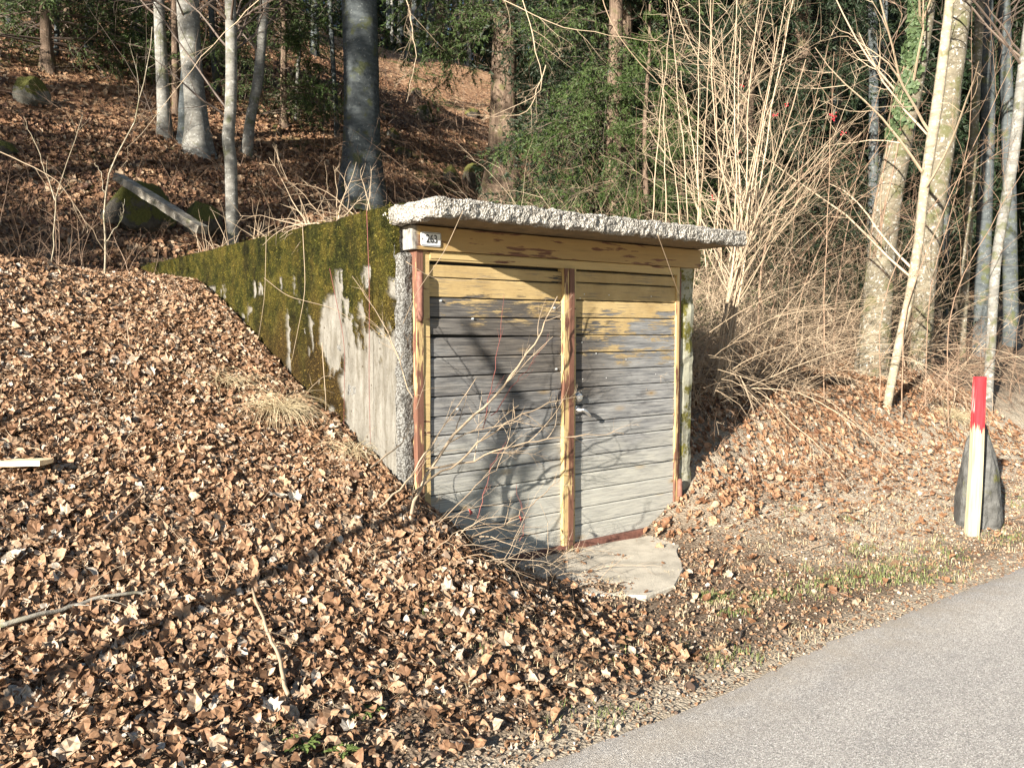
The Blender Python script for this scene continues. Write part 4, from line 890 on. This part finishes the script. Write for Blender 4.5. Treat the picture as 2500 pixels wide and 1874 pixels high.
# ------------------------------------------------------------------ spruces
def spruce_mesh(H, r0, Rb, nb, nt, nn, mat, g, z0=.6, droop=-.10, nl=.045):
    """trunk and crown meshes; H height, Rb longest branch, nb branches, nt twigs per branch, nn needles per twig"""
    P = [np.array([0, 0, -.2])] + [np.array([.05 * math.sin(k), .05 * math.cos(k * 1.7), H * k / 6]) for k in range(1, 7)]
    tr, Q, r = trunk_mesh(P, np.interp(np.linspace(0, 1, 7), [0, 1], [r0, .02]), 'spruceb', 14, 1.3, 3, .09)
    hz = z0 + (H * .97 - z0) * g.random(nb) ** 1.35; a = g.uniform(0, 6.283, nb); L = Rb * (1 - (hz / H)) ** .75 * g.uniform(.65, 1.15, nb) + .15
    P0 = np.stack([np.interp(hz, [0, H], [0, 0]), 0 * hz, hz], -1); D0 = np.stack([np.cos(a), np.sin(a), np.full(nb, .05)], -1)
    A = grow(P0, D0, L, 9, .05, droop, g); ra = .005 + .009 * L / Rb
    mb = MB(); V, Fq = tubes(A, tap(ra, 9), 4); mb.add(V, Fq)
    # side twigs: sideways and hanging
    B, rb = side(A, ra, nt, 1.0, .30, .09, -.10, 6, .3, .12, 1., g); rb = np.clip(rb, .0015, .004); V, Fq = tubes(B, tap(rb, 6), 3); mb.add(V, Fq)
    nd = MB(); parts = []
    for (Q_, cnt) in ((B, nn), (A[:, 3:], nn * 2)):
        N, K, _ = Q_.shape; t = g.uniform(0, 1, (N, cnt)) * (K - 1); i = np.minimum(t.astype(int), K - 2); f = (t - i)[..., None]; ar = np.arange(N)[:, None]
        p = Q_[ar, i] * (1 - f) + Q_[ar, i + 1] * f; T = unit(Q_[ar, i + 1] - Q_[ar, i]); q = unit(np.cross(T, g.normal(0, 1, T.shape)))
        d = unit(T * .75 + q * .8); wv = unit(np.cross(d, g.normal(0, 1, T.shape))); l_ = nl * g.uniform(.6, 1.3, (N, cnt, 1)); ww = l_ * .14
        parts.append(np.stack([p - wv * ww, p + wv * ww, p + d * l_], 2).reshape(-1, 3))
    V = np.concatenate(parts); nm = mesh(V, np.arange(len(V)).reshape(-1, 3), MAT[mat]); tm = mb.mesh(MAT['twigd'])
    return tr, tm, nm
gs = np.random.default_rng(21)
SP = [spruce_mesh(11, .17, 2.6, 120, 46, 30, 'needle', gs, .7, -.09, .055), spruce_mesh(15, .24, 3.2, 120, 44, 26, 'needle_shade', gs, .9, -.11, .07),
      spruce_mesh(6, .07, 1.7, 90, 38, 26, 'needle', gs, .25, -.06, .045), spruce_mesh(16, .22, 3.6, 130, 40, 16, 'needle_shade', gs, .4, -.10, .16), spruce_mesh(14, .26, 2.9, 100, 46, 30, 'needle', gs, 3.0, -.13, .055)]
def spruce(k, p, yaw, sc, label, group):
    r_ = empty('spruce_tree', p, label=label, category='spruce', group=group); r_.rotation_euler = (0, 0, yaw); r_.scale = (sc, sc, sc)
    obj('trunk', SP[k][0], r_); c = obj('crown', SP[k][2], r_); obj('bough', SP[k][1], c)
    return r_
def dsp(k, x_, y_, depth, yaw, sc, label, group='spruces on the slope'):
    p = D(x_, y_, depth); p[2] = hgt(p[0], p[1]); return spruce(k, p, yaw, sc, label, group)
dsp(4, 1085, 330, 16.0, .3, 1.1, 'spruce with flared brown trunk in the middle, lit boughs hanging over the slope')
dsp(0, 1330, 380, 12.5, 1.9, .95, 'bushy sunlit spruce directly above the middle of the roof slab')
dsp(1, 1345, 400, 13.5, 2.4, 1.0, 'spruce with pale brown trunk right of the bushy one')
dsp(2, 1395, 430, 10.8, .9, .7, 'young spruce with hanging green boughs close behind the roof')
dsp(1, 1480, 420, 14.5, 4.1, 1.0, 'tall dark spruce behind the left stems of the pale shrub')
dsp(1, 1600, 430, 13.5, 5.0, .9, 'green spruce behind the middle of the pale shrub')
dsp(1, 1720, 430, 15.5, .8, 1.0, 'tall dark spruce behind the right side of the pale shrub')
dsp(1, 1800, 430, 17.5, 2.7, 1.0, 'spruce with bough tips reaching out left of the ivy trunk')
dsp(1, 1420, 420, 19.0, 3.3, 1.1, 'second row dark spruce behind the roof middle')
dsp(1, 1290, 300, 21.0, 1.2, 1.0, 'second row dark spruce behind the sunlit bushy spruce')
dsp(2, 104, 125, 14.0, 2.2, 1.3, 'young spruce with low boughs in the top left corner')
dsp(2, 150, 110, 15.5, 4.2, 1.1, 'small spruce high on the slope beside the left corner spruce')
dsp(2, 612, 240, 15.5, 1.1, .9, 'young dark spruce between leaning spotted tree and massive trunk')
dsp(2, 470, 200, 17.0, 3.3, 1.1, 'young spruce with low boughs right behind the flared beech')
k = 0
GB = 'background spruces that fill the far wood'
bgsp = [(1500, 24), (1640, 23), (1760, 24), (1860, 27), (1940, 30), (1320, 27), (1560, 31), (1700, 33), (1250, 33), (2020, 27), (2090, 33), (1980, 38), (2150, 30), (2220, 34), (1830, 38), (2280, 27), (1420, 38), (1600, 42), (2060, 46), (2200, 48), (1900, 50), (2330, 40), (1720, 50), (2130, 60), (1960, 62), (2280, 64), (100, 34), (250, 36), (420, 42), (520, 46), (640, 54), (330, 50), (780, 64), (180, 50), (560, 62), (880, 75), (-60, 30), (980, 78), (1130, 60), (700, 80), (820, 85), (940, 88), (1060, 80)]
for x_, dp in bgsp:
    p = D(x_, 400, dp); p[2] = hgt(p[0], p[1]); spruce(3, p, k * 1.7, 1.0 + .25 * (k % 4) / 3, 'dark spruce standing deep in the wood behind the nearer trees', GB); k += 1
# trees left of the picture, whose shade falls on the slope
G4 = 'trees beyond the left edge that shade the slope'
for i_, (x_, y_, kk, sc) in enumerate([(-9.3, 3.9, 1, .9), (-17, 2.6, 1, 1.), (-12.5, 6.9, 1, .85), (-16.5, 10.2, 1, .95), (-14, 14, 1, 1.), (-22, 9.5, 1, 1.1), (-21, 16, 1, 1.1)]):
    spruce(kk, onG(x_, y_), i_ * 1.3, sc, 'tall spruce standing left of the photographed slope', G4)
def offtree():
    """bare small tree left of the camera; its limbs throw the blue shadows on the left door leaf"""
    s_ = np.array(SUN); back = 4.6; base2 = None
    def up_(u_, z_, b=back): return np.array([u_, .02, z_]) - s_ * b
    trunkp = [(-.80, -.30), (-.72, .25), (-.66, .55), (-.58, .72), (-.46, 1.0), (-.43, 1.12), (-.62, 1.32), (-.78, 1.50), (-.84, 1.62)]
    P = np.array([up_(a, b) for a, b in trunkp]); gz = float(hgt(P[0][0], P[0][1])); base = np.array([P[0][0], P[0][1], gz])
    P = np.concatenate([[base - up * .1], P[P[:, 2] > gz + .1]])
    r_ = empty('bare_sapling', base, label='bare young tree beyond the left edge whose limbs shade the door', category='tree')
    mb = MB(); n_ = len(P); mb.tube(P - base, np.interp(np.arange(n_), [0, n_ * .6, n_ - 1], [.028, .030, .007]), 10)
    obj('trunk', mb.mesh(MAT['beech'], True), r_)
    gg = np.random.default_rng(9); mb = MB(); lim = []
    for pl in ([(-.46, .10), (-.38, .35), (-.36, .55), (-.30, .62), (-.16, .80), (-.02, .95), (.2, 1.15)], [(-.62, .58), (-.45, .60), (-.30, .64), (-.05, .66), (.2, .60)], [(-.66, .55), (-.9, .42), (-1.1, .2)], [(-.36, .5), (-.42, .75), (-.5, .9)],
               [(.28, .8), (.22, 1.2), (.25, 1.5), (.22, 1.9)], [(-.44, 1.1), (-.2, 1.02), (0, 1.0)]):
        Q = np.array([up_(a, b, back + gg.uniform(-.2, .2)) for a, b in pl]); lim.append(np.stack([np.interp(np.linspace(0, 1, 7), np.linspace(0, 1, len(Q)), Q[:, k_]) for k_ in range(3)], -1))
    A = np.array(lim); ra = np.array([.026, .013, .016, .012, .006, .013]); V, Fq = tubes(A - base, tap(ra, 7, .4), 6); mb.add(V, Fq)
    B, rb = side(A, ra, 7, .8, .4, .15, .02, 6, .4, .1, 1., gg); V, Fq = tubes(B - base, tap(np.clip(rb, .002, 1), 6), 4); mb.add(V, Fq)
    obj('crown', mb.mesh(MAT['twigb'], True), r_)
offtree()

# ------------------------------------------------------------------ shrubs and thicket
def interp_poly(pl, K):
    Q = np.array(pl, float); s0 = np.concatenate([[0], np.cumsum(np.linalg.norm(np.diff(Q, axis=0), axis=1))]); s0 /= s0[-1]; t = np.linspace(0, 1, K)
    P = np.stack([np.interp(t, s0, Q[:, k_]) for k_ in range(3)], -1)
    for _ in range(2): P[1:-1] = .25 * P[:-2] + .5 * P[1:-1] + .25 * P[2:]
    return P
def shrub(name, polys, radii, mat, label, cat, base, m1=6, m2=4, m3=0, g=R, ang=.55, lf=.35, grav=.03, K=14, wig=.07, rmin=.0016, group=None, off=(0, 0, 0)):
    base = np.asarray(base, float); r_ = empty(name, base, label=label, category=cat)
    if group: r_['group'] = group
    A = np.array([interp_poly(p_, K) for p_ in polys]); A = A + g.normal(0, .006, A.shape); ra = np.array(radii); mb = MB(); V, Fq = tubes(A - base, tap(ra, K, .3), 6); mb.add(V, Fq)
    obj('stem', mb.mesh(MAT[mat], True), r_); mb = MB(); B, rb = side(A, ra, m1, ang, lf, wig, grav, 9, .5, .2, 1., g); rb = np.clip(rb, rmin, 1); V, Fq = tubes(B - base, tap(rb, 9), 4); mb.add(V, Fq)
    C_, rc = side(B, rb, m2, ang * 1.1, .45, wig * 1.4, grav * .6, 6, .6, .2, 1., g); rc = np.clip(rc, rmin * .8, 1); V, Fq = tubes(C_ - base, tap(rc, 6), 3); mb.add(V, Fq)
    if m3: E_, re = side(C_, rc, m3, ang * 1.2, .5, wig * 1.6, 0, 5, .7, .2, 1., g); re = np.clip(re, rmin * .7, 1); V, Fq = tubes(E_ - base, tap(re, 5), 3); mb.add(V, Fq)
    obj('twig', mb.mesh(MAT[mat], False), r_, kind='stuff'); return A, B, r_
gh = np.random.default_rng(33)
# the big pale shrub at the right corner of the roof: stems rise from beside the wall and fan out over the roof
polys = []; rad = []
for (xt, yt, xm, ym, w_) in [(1535, -40, 1540, 300, 1.2), (1600, 60, 1590, 330, 1), (1680, 60, 1640, 300, 1.1), (1740, 130, 1680, 330, 1.2), (1770, 210, 1690, 380, 1), (1700, -20, 1650, 250, .9), (1800, 330, 1700, 440, 1.0), (1640, 0, 1610, 260, .9), (1560, 60, 1570, 330, .9), (1820, 270, 1720, 400, .9), (1720, -30, 1668, 220, 1.3), (1660, 230, 1630, 400, .8), (1590, -30, 1585, 260, .8)]:
    dp = gh.uniform(7.9, 9.0); bx = gh.uniform(1535, 1590); b = D(bx, 880, 8.1); b[2] = hgt(b[0], b[1]) - .05
    polys.append([b, D(gh.uniform(1545, 1590), 720, 8.1), D(gh.uniform(1590, 1625), 520, (dp + 8.1) / 2), D(xm, ym, dp), D(xt, yt, dp + .3)]); rad.append(.010 * w_ + .002)
A1, B1, sh1 = shrub('viburnum_shrub', polys, rad, 'twig', 'big pale many-stemmed bare shrub with red berries at the right end of the roof', 'shrub', D(1560, 880, 8.1) * [1, 1, 0] + up * .8, 7, 6, 0, gh, .7, .40, .01, wig=.09, rmin=.0028)
# upright shoots rooted behind the roof
polys = []; rad = []
for (xb, yb, xt, yt, dp) in [(1507, 480, 1512, -60, 8.6), (1508, 478, 1545, -50, 8.6), (1560, 490, 1530, -40, 8.9), (1495, 480, 1440, -30, 9.2), (1527, 480, 1468, 150, 8.7), (1480, 480, 1430, 250, 9.0), (1542, 485, 1600, -60, 9), (1440, 470, 1430, 120, 9.4), (1400, 480, 1460, -40, 9.8), (1530, 485, 1640, 30, 8.8), (1575, 490, 1700, 120, 8.8), (1550, 490, 1665, -30, 9.1)]:
    b = D(xb, yb + 20, dp); b[2] = 2.2; polys.append([b, D(xb * .6 + xt * .4, (yb * .6 + yt * .4), dp), D(xt, yt, dp + .2)]); rad.append(.0085)
shrub('viburnum_shrub', polys, rad, 'twig', 'upright pale shoots rising behind the right part of the roof slab', 'shrub', [polys[0][0][0], polys[0][0][1], 2.2], 6, 5, 0, gh, .8, .36, .01, wig=.10, rmin=.0026)
# berries
def berries(p, n_, label):
    mb = MB(); V, Fc = ico(1)
    for k in range(n_): mb.add(V * gh.uniform(.006, .009) + gh.normal(0, .014, 3) * [1, 1, 1.2], Fc)
    r_ = obj('berry_cluster', mb.mesh(MAT['berry'], True), None, p, label=label, category='berries')
    Q = grow(np.tile([[0., 0, 0]], (3, 1)), np.array([[-.2, .1, 1], [.1, .1, 1], [0, -.1, 1.]]), .09, 6, .1, -.05, gh); V, Fq = tubes(Q, tap(np.full(3, .0015), 6), 3); obj('stalk', mesh(V, Fq, MAT['twig']), r_)
for (x_, y_, n_, lb) in [(1800, 250, 14, 'largest drooping red berry cluster on the shrub, with a pale stalk'), (1672, 248, 6, 'small red berry cluster in the middle of the shrub'), (1700, 224, 4, 'tiny red berry cluster above the middle one'), (1822, 286, 4, 'small red berries right below the largest cluster'), (1603, 182, 3, 'tiny red berries high on the left stems of the shrub'), (1601, 331, 3, 'tiny red berries low on the left stems of the shrub'), (1540, 430, 3, 'tiny red berries just above the roof edge')]:
    berries(D(x_, y_, 8.2), n_, lb)
# hazel-like brown branches between shrub and ivy trunk
polys = []; rad = []
for (xb, yb, xm, ym, xt, yt, w_) in [(1640, 560, 1700, 400, 1860, 290, 1.6), (1700, 600, 1740, 300, 1790, 100, .7), (1780, 650, 1790, 400, 1800, 110, .7), (1660, 640, 1800, 470, 1990, 330, .8), (1720, 640, 1850, 380, 1960, 240, .7), (1800, 640, 1870, 300, 1950, 30, .7), (1900, 640, 2020, 420, 2200, 300, .8), (1950, 660, 2080, 360, 2190, 130, .8), (2000, 640, 2100, 300, 2100, 20, .7), (2050, 640, 2180, 420, 2290, 240, .8)]:
    dp = gh.uniform(8.6, 10.2); b = D(xb, yb + 200, dp); b[2] = hgt(b[0], b[1]); polys.append([b, D(xb, yb, dp), D(xm, ym, dp), D(xt, yt, dp)]); rad.append(.010 * w_)
shrub('hazel_shrub', polys, rad, 'twigb', 'brown twiggy hazel between the pale shrub and the right trunks', 'shrub', polys[0][0], 8, 5, 0, gh, .7, .40, 0, wig=.09, rmin=.0024)
# thicket of arching brambles and twigs right of the garage
def thicket(N, x0, x1, y0, y1, L0, L1, mat, label, g, r=(.003, .006), up_=.9, dirn=(-.1, -.15), m1=5, m2=3, grav=-.12, name='bramble_thicket', wig=.10, zlift=0.):
    x = g.uniform(x0, x1, N); y = g.uniform(y0, y1, N); P0 = np.stack([x, y, hgt(x, y) + zlift * g.random(N)], -1)
    D0 = np.stack([g.normal(dirn[0], .55, N), g.normal(dirn[1], .55, N), np.abs(g.normal(up_, .35, N))], -1)
    A = grow(P0, D0, g.uniform(L0, L1, N), 10, wig, grav, g); ra = g.uniform(*r, N); mb = MB(); V, Fq = tubes(A, tap(ra, 10), 4); mb.add(V, Fq)
    B, rb = side(A, ra, m1, .75, .35, .13, -.03, 6, .6, .1, 1., g); rb = np.clip(rb, .002, 1); V, Fq = tubes(B, tap(rb, 6), 3); mb.add(V, Fq)
    if m2: C_, rc = side(B, rb, m2, .8, .5, .15, 0, 5, .8, .1, 1., g); V, Fq = tubes(C_, tap(np.clip(rc, .0012, 1), 5), 3); mb.add(V, Fq)
    obj(name, mb.mesh(MAT[mat]), None, kind='stuff', label=label, category='thicket')
thicket(330, 1.55, 4.2, .7, 2.8, .7, 1.9, 'twig', 'pale tangled bramble canes arching beside the right garage wall', gh, m1=6, m2=4)
thicket(560, 3.0, 8.5, 1.1, 5.0, .9, 2.6, 'twig', 'dense pale brush covering the bank foot of the right trunks', gh, m1=6, m2=3)
thicket(380, 3.5, 11, 2.5, 7.5, 1.2, 3.2, 'twigb', 'dense brown brush in front of the dark wood at the right', gh, (.003, .006), grav=-.04, m1=7, m2=3)
thicket(150, 5.4, 9.5, .3, 2.4, .6, 1.4, 'twigb', 'low brown brush behind the stake at the right edge', gh, m1=6, m2=3)
thicket(260, 6, 18, 6, 14, 2.0, 4.5, 'twigb', 'tall thin saplings and twigs filling the wood at the right', gh, (.005, .010), grav=.0, dirn=(0, 0), m1=7, m2=4, name='sapling_thicket')
thicket(70, -3.4, -1.5, 4.6, 7.5, .4, 1.2, 'twigb', 'thin dead stems on the dim crest left of the garage', gh, (.002, .004), grav=-.02, dirn=(0, 0), m1=4, m2=2)
thicket(110, -1.2, 3.5, 6.8, 9.5, .5, 1.6, 'twigb', 'thin bare shoots on the slope just behind the roof', gh, (.002, .004), grav=-.01, dirn=(.1, -.2), m1=4, m2=2)
thicket(160, -5, 8, 9, 18, .8, 2.4, 'twigd', 'scattered dark twigs on the wooded slope', gh, (.003, .006), grav=-.02, dirn=(.1, -.1), m1=5, m2=3)
thicket(60, 1.4, 3.2, -.9, .6, .15, .5, 'twigb', 'short dead stems poking from the leaves right of the door', gh, (.0015, .003), m1=3, m2=2)
thicket(90, -4.2, -1.4, -1.2, 3.2, .12, .45, 'twig', 'short dead twigs poking from the leaves of the left bank', gh, (.0012, .0028), m1=3, m2=1, grav=-.1)

# pale twigs lying on the left wall top
x = gh.uniform(-1.28, -1.1, 26); y = gh.uniform(.5, 1.8, 26); P0 = np.stack([x, y, np.full(26, 2.29)], -1); base = np.array([-1.2, 1.0, 2.29])
A = grow(P0, np.stack([gh.normal(-.2, .5, 26), gh.normal(.2, .8, 26), gh.uniform(.2, 1.1, 26)], -1), gh.uniform(.2, .6, 26), 8, .14, -.1, gh); mb = MB(); V, Fq = tubes(A - base, tap(np.full(26, .0045), 8), 5); mb.add(V, Fq)
B, rb = side(A, np.full(26, .004), 5, .8, .5, .14, -.02, 6, .6, .1, 1., gh); V, Fq = tubes(B - base, tap(np.clip(rb, .0018, 1), 6), 4); mb.add(V, Fq)
obj('bleached_twig_heap', mb.mesh(MAT['twig']), None, base, label='heap of bleached twigs on the left edge of the mossy roof', category='twigs', kind='stuff')
# small stems along the wall top farther back
x = np.full(40, -1.22) + gh.normal(0, .06, 40); y = gh.uniform(1.8, 4.2, 40); P0 = np.stack([x, y, np.full(40, 2.28)], -1); base = np.array([-1.2, 3.0, 2.28])
A = grow(P0, np.stack([gh.normal(0, .3, 40), gh.normal(0, .6, 40), gh.uniform(.4, 1.1, 40)], -1), gh.uniform(.15, .5, 40), 7, .1, -.06, gh); V, Fq = tubes(A - base, tap(np.full(40, .0035), 7), 4)
obj('bleached_twig_heap', mesh(V, Fq, MAT['twig']), None, base, label='sparse thin twigs on the far part of the mossy wall top', category='twigs', kind='stuff')
# bush in front of the left door leaf
def F3(x_, y_, v):   # point seen at display pixel x_,y_ on the plane v metres before the door
    d = ray(x_ * 1.1302, y_ * 1.1302); t = (-v - CAM[1]) / d[1]; return CAM + d * t
polys = [[F3(888, 1112, .28), F3(893, 1055, .28), F3(925, 1025, .25), F3(950, 975, .22), F3(990, 925, .2), F3(1050, 880, .2), F3(1100, 820, .18), F3(1165, 730, .15), F3(1203, 640, .12)],
         [F3(893, 1062, .28), F3(1010, 985, .25), F3(1060, 935, .3), F3(1180, 870, .3), F3(1260, 855, .3)],
         [F3(925, 1010, .25), F3(1020, 1000, .25), F3(1090, 960, .28), F3(1210, 945, .3), F3(1345, 935, .32)],
         [F3(820, 1100, .35), F3(895, 1020, .3), F3(970, 900, .2), F3(1010, 850, .2), F3(1030, 815, .2)],
         [F3(800, 1010, .4), F3(870, 960, .3), F3(900, 880, .25), F3(830, 690, .22), F3(760, 600, .2)],
         [F3(1020, 1160, .45), F3(1110, 1120, .45), F3(1170, 1070, .45), F3(1225, 1020, .42)],
         [F3(900, 1180, .4), F3(1080, 1000, .3), F3(1100, 960, .3), F3(1110, 880, .25)]]
shrub('small_bush', polys, [.011, .007, .007, .006, .005, .005, .004], 'twig', 'bare crooked bush growing before the left door leaf', 'bush', F3(888, 1112, .28), 7, 4, 0, gh, .6, .28, .01, K=20, wig=.10, rmin=.0013)
polys = [[F3(1042, 930, .2), F3(1070, 800, .2), F3(1088, 640, .18)], [F3(1060, 900, .2), F3(1120, 820, .2), F3(1183, 740, .2)], [F3(1030, 1120, .35), F3(1060, 1010, .3), F3(1090, 960, .3)], [F3(1125, 1170, .3), F3(1135, 1130, .3), F3(1115, 1050, .25)]]
shrub('small_bush', polys, [.003, .003, .003, .0025], 'twigred', 'thin red shoots rising before the left door leaf', 'bush', F3(1042, 1100, .3), 3, 2, 0, gh, .5, .25, .03, rmin=.001)
# ground bramble at the door's left foot
def ground_canes():
    N = 110; x = gh.uniform(-1.5, -.2, N); y = gh.uniform(-.75, -.12, N); P0 = np.stack([x, y, hgt(x, y)], -1)
    A = grow(P0, np.stack([gh.normal(.5, .6, N), gh.normal(-.1, .6, N), gh.uniform(.1, .8, N)], -1), gh.uniform(.15, .6, N), 9, .14, -.13, gh); mb = MB(); V, Fq = tubes(A, tap(gh.uniform(.0012, .0035, N), 9), 4); mb.add(V, Fq)
    B, rb = side(A, np.full(N, .0025), 3, .7, .4, .15, -.03, 6, .6, .2, 1., gh); V, Fq = tubes(B, tap(np.clip(rb, .001, 1), 6), 3); mb.add(V, Fq)
    obj('bramble_thicket', mb.mesh(MAT['twig']), None, kind='stuff', label='low tangle of pale canes at the left foot of the door', category='thicket')
ground_canes()
# single long canes in front of the wall and roof
for pts, r_, mt, lb in [([F3(1000, 455, .5), F3(960, 545, .45), F3(900, 630, .45), F3(870, 700, .45)], .0022, 'twig', 'thin pale cane hanging from the roof edge past the number plate'),
                        ([F3(1420, 505, .47), F3(1440, 560, .4), F3(1468, 640, .3)], .003, 'twig', 'thin pale cane hanging from the roof edge before the right leaf'),
                        ([F3(877, 565, .3), F3(930, 600, .3), F3(1000, 608, .3), F3(1060, 595, .3)], .0018, 'twig', 'thin curved tendril across the upper left door leaf')]:
    P = interp_poly(pts, 16); mb = MB().tube(P, np.linspace(r_, r_ * .6, 16), 5); obj('cane', mb.mesh(MAT[mt], True), None, label=lb, category='cane')
def WP(x_, y_, off=.03):   # on the plane of the mossy wall
    d = ray(x_ * 1.1302, y_ * 1.1302); t = (-1.31 - off - CAM[0]) / d[0]; return CAM + d * t
for pts, r_, mt, lb in [([WP(792, 455), WP(798, 620), WP(797, 830), WP(800, 960)], .0025, 'twigred', 'long straight red cane hanging down the mossy wall'), ([WP(712, 580), WP(745, 740), WP(742, 960)], .0022, 'twigred', 'red cane beside the bare patch of the mossy wall'),
                        ([WP(653, 480), WP(660, 620), WP(658, 640), WP(630, 780)], .0025, 'twig', 'pale cane hanging over the moss with a kink'), ([WP(570, 600), WP(620, 640), WP(720, 665), WP(760, 690)], .002, 'twig', 'pale tendril crossing the upper moss'), ([WP(695, 740), WP(705, 880), WP(700, 905)], .003, 'twig', 'pale stick leaning on the lower moss'),
                        ([WP(575, 505), WP(572, 640), WP(552, 770)], .002, 'twig', 'pale cane on the far part of the moss')]:
    P = interp_poly(pts, 16); mb = MB().tube(P, np.linspace(r_, r_ * .6, 16), 5); obj('cane', mb.mesh(MAT[mt], True), None, label=lb, category='cane')
# saplings on the left crest
polys = [[D(225, 572, 7.6), D(224, 470, 7.6), D(228, 370, 7.6), D(270, 320, 7.7), D(310, 210, 7.8), D(330, 60, 8)], [D(226, 420, 7.6), D(218, 370, 7.6), D(203, 352, 7.6)], [D(228, 520, 7.6), D(262, 480, 7.6), D(270, 430, 7.6)]]
polys[0][0][2] = hgt(polys[0][0][0], polys[0][0][1])
shrub('sapling', polys, [.010, .005, .004], 'paleb', 'forked pale sapling on the crest in front of the fallen beam', 'sapling', polys[0][0], 4, 3, 0, gh, .6, .25, .02, rmin=.0018)
polys = [[D(108, 545, 7.5), D(118, 480, 7.5), D(118, 425, 7.5), D(165, 300, 7.5), D(180, 250, 7.5)], [D(118, 430, 7.5), D(85, 330, 7.5), D(50, 250, 7.5)]]
polys[0][0][2] = hgt(polys[0][0][0], polys[0][0][1])
shrub('sapling', polys, [.007, .006], 'paleb', 'small Y shaped sapling on the crest at the far left', 'sapling', polys[0][0], 4, 3, 0, gh, .6, .25, .02, rmin=.0016)
polys = [[D(0, 330, 7.2), D(120, 380, 7.3), D(240, 560, 7.6)], [D(560, 0, 8.2), D(420, 140, 8.2), D(300, 300, 8), D(268, 322, 7.8)], [D(700, 470, 9.4), D(706, 420, 9.4), D(690, 330, 9.4), D(712, 250, 9.4)]]
shrub('sapling', polys[:2], [.005, .005], 'twig', 'long thin bent branches crossing before the left trunks', 'sapling', polys[0][0], 6, 3, 0, gh, .6, .25, .02, rmin=.0015)
# overhanging bare twigs in the upper middle
polys = []
for (xa, ya, xb, yb, xc, yc) in [(870, -40, 900, 120, 880, 220), (1120, -40, 1180, 200, 1040, 260), (1280, -60, 1330, 80, 1560, 330), (1180, 140, 1140, 250, 1010, 250), (1000, -50, 1200, 60, 1420, 90), (1440, -60, 1480, 80, 1600, 260)]:
    polys.append([D(xa, ya, 8.8), D(xb, yb, 8.8), D(xc, yc, 8.8)])
shrub('overhanging_branch', polys, [.006] * 6, 'twig', 'thin bare twigs reaching down before the spruces from above', 'branch', polys[0][0], 8, 5, 2, gh, .8, .35, -.02, rmin=.0015)
# two wilted red leaves on the bush
for (x_, y_, v_, lb) in [(1123, 1120, .3, 'wilted dark red leaf hanging before the lower left door leaf'), (1014, 1105, .35, 'wilted brown red leaf on a twig near the left door foot')]:
    V, Fc = TPL[2]; o = obj('wilted_leaf', mesh(V * .05, Fc, MAT['redleaf']), None, F3(x_, y_, v_), label=lb, category='leaf'); o.rotation_euler = (1.3, .3, .6)
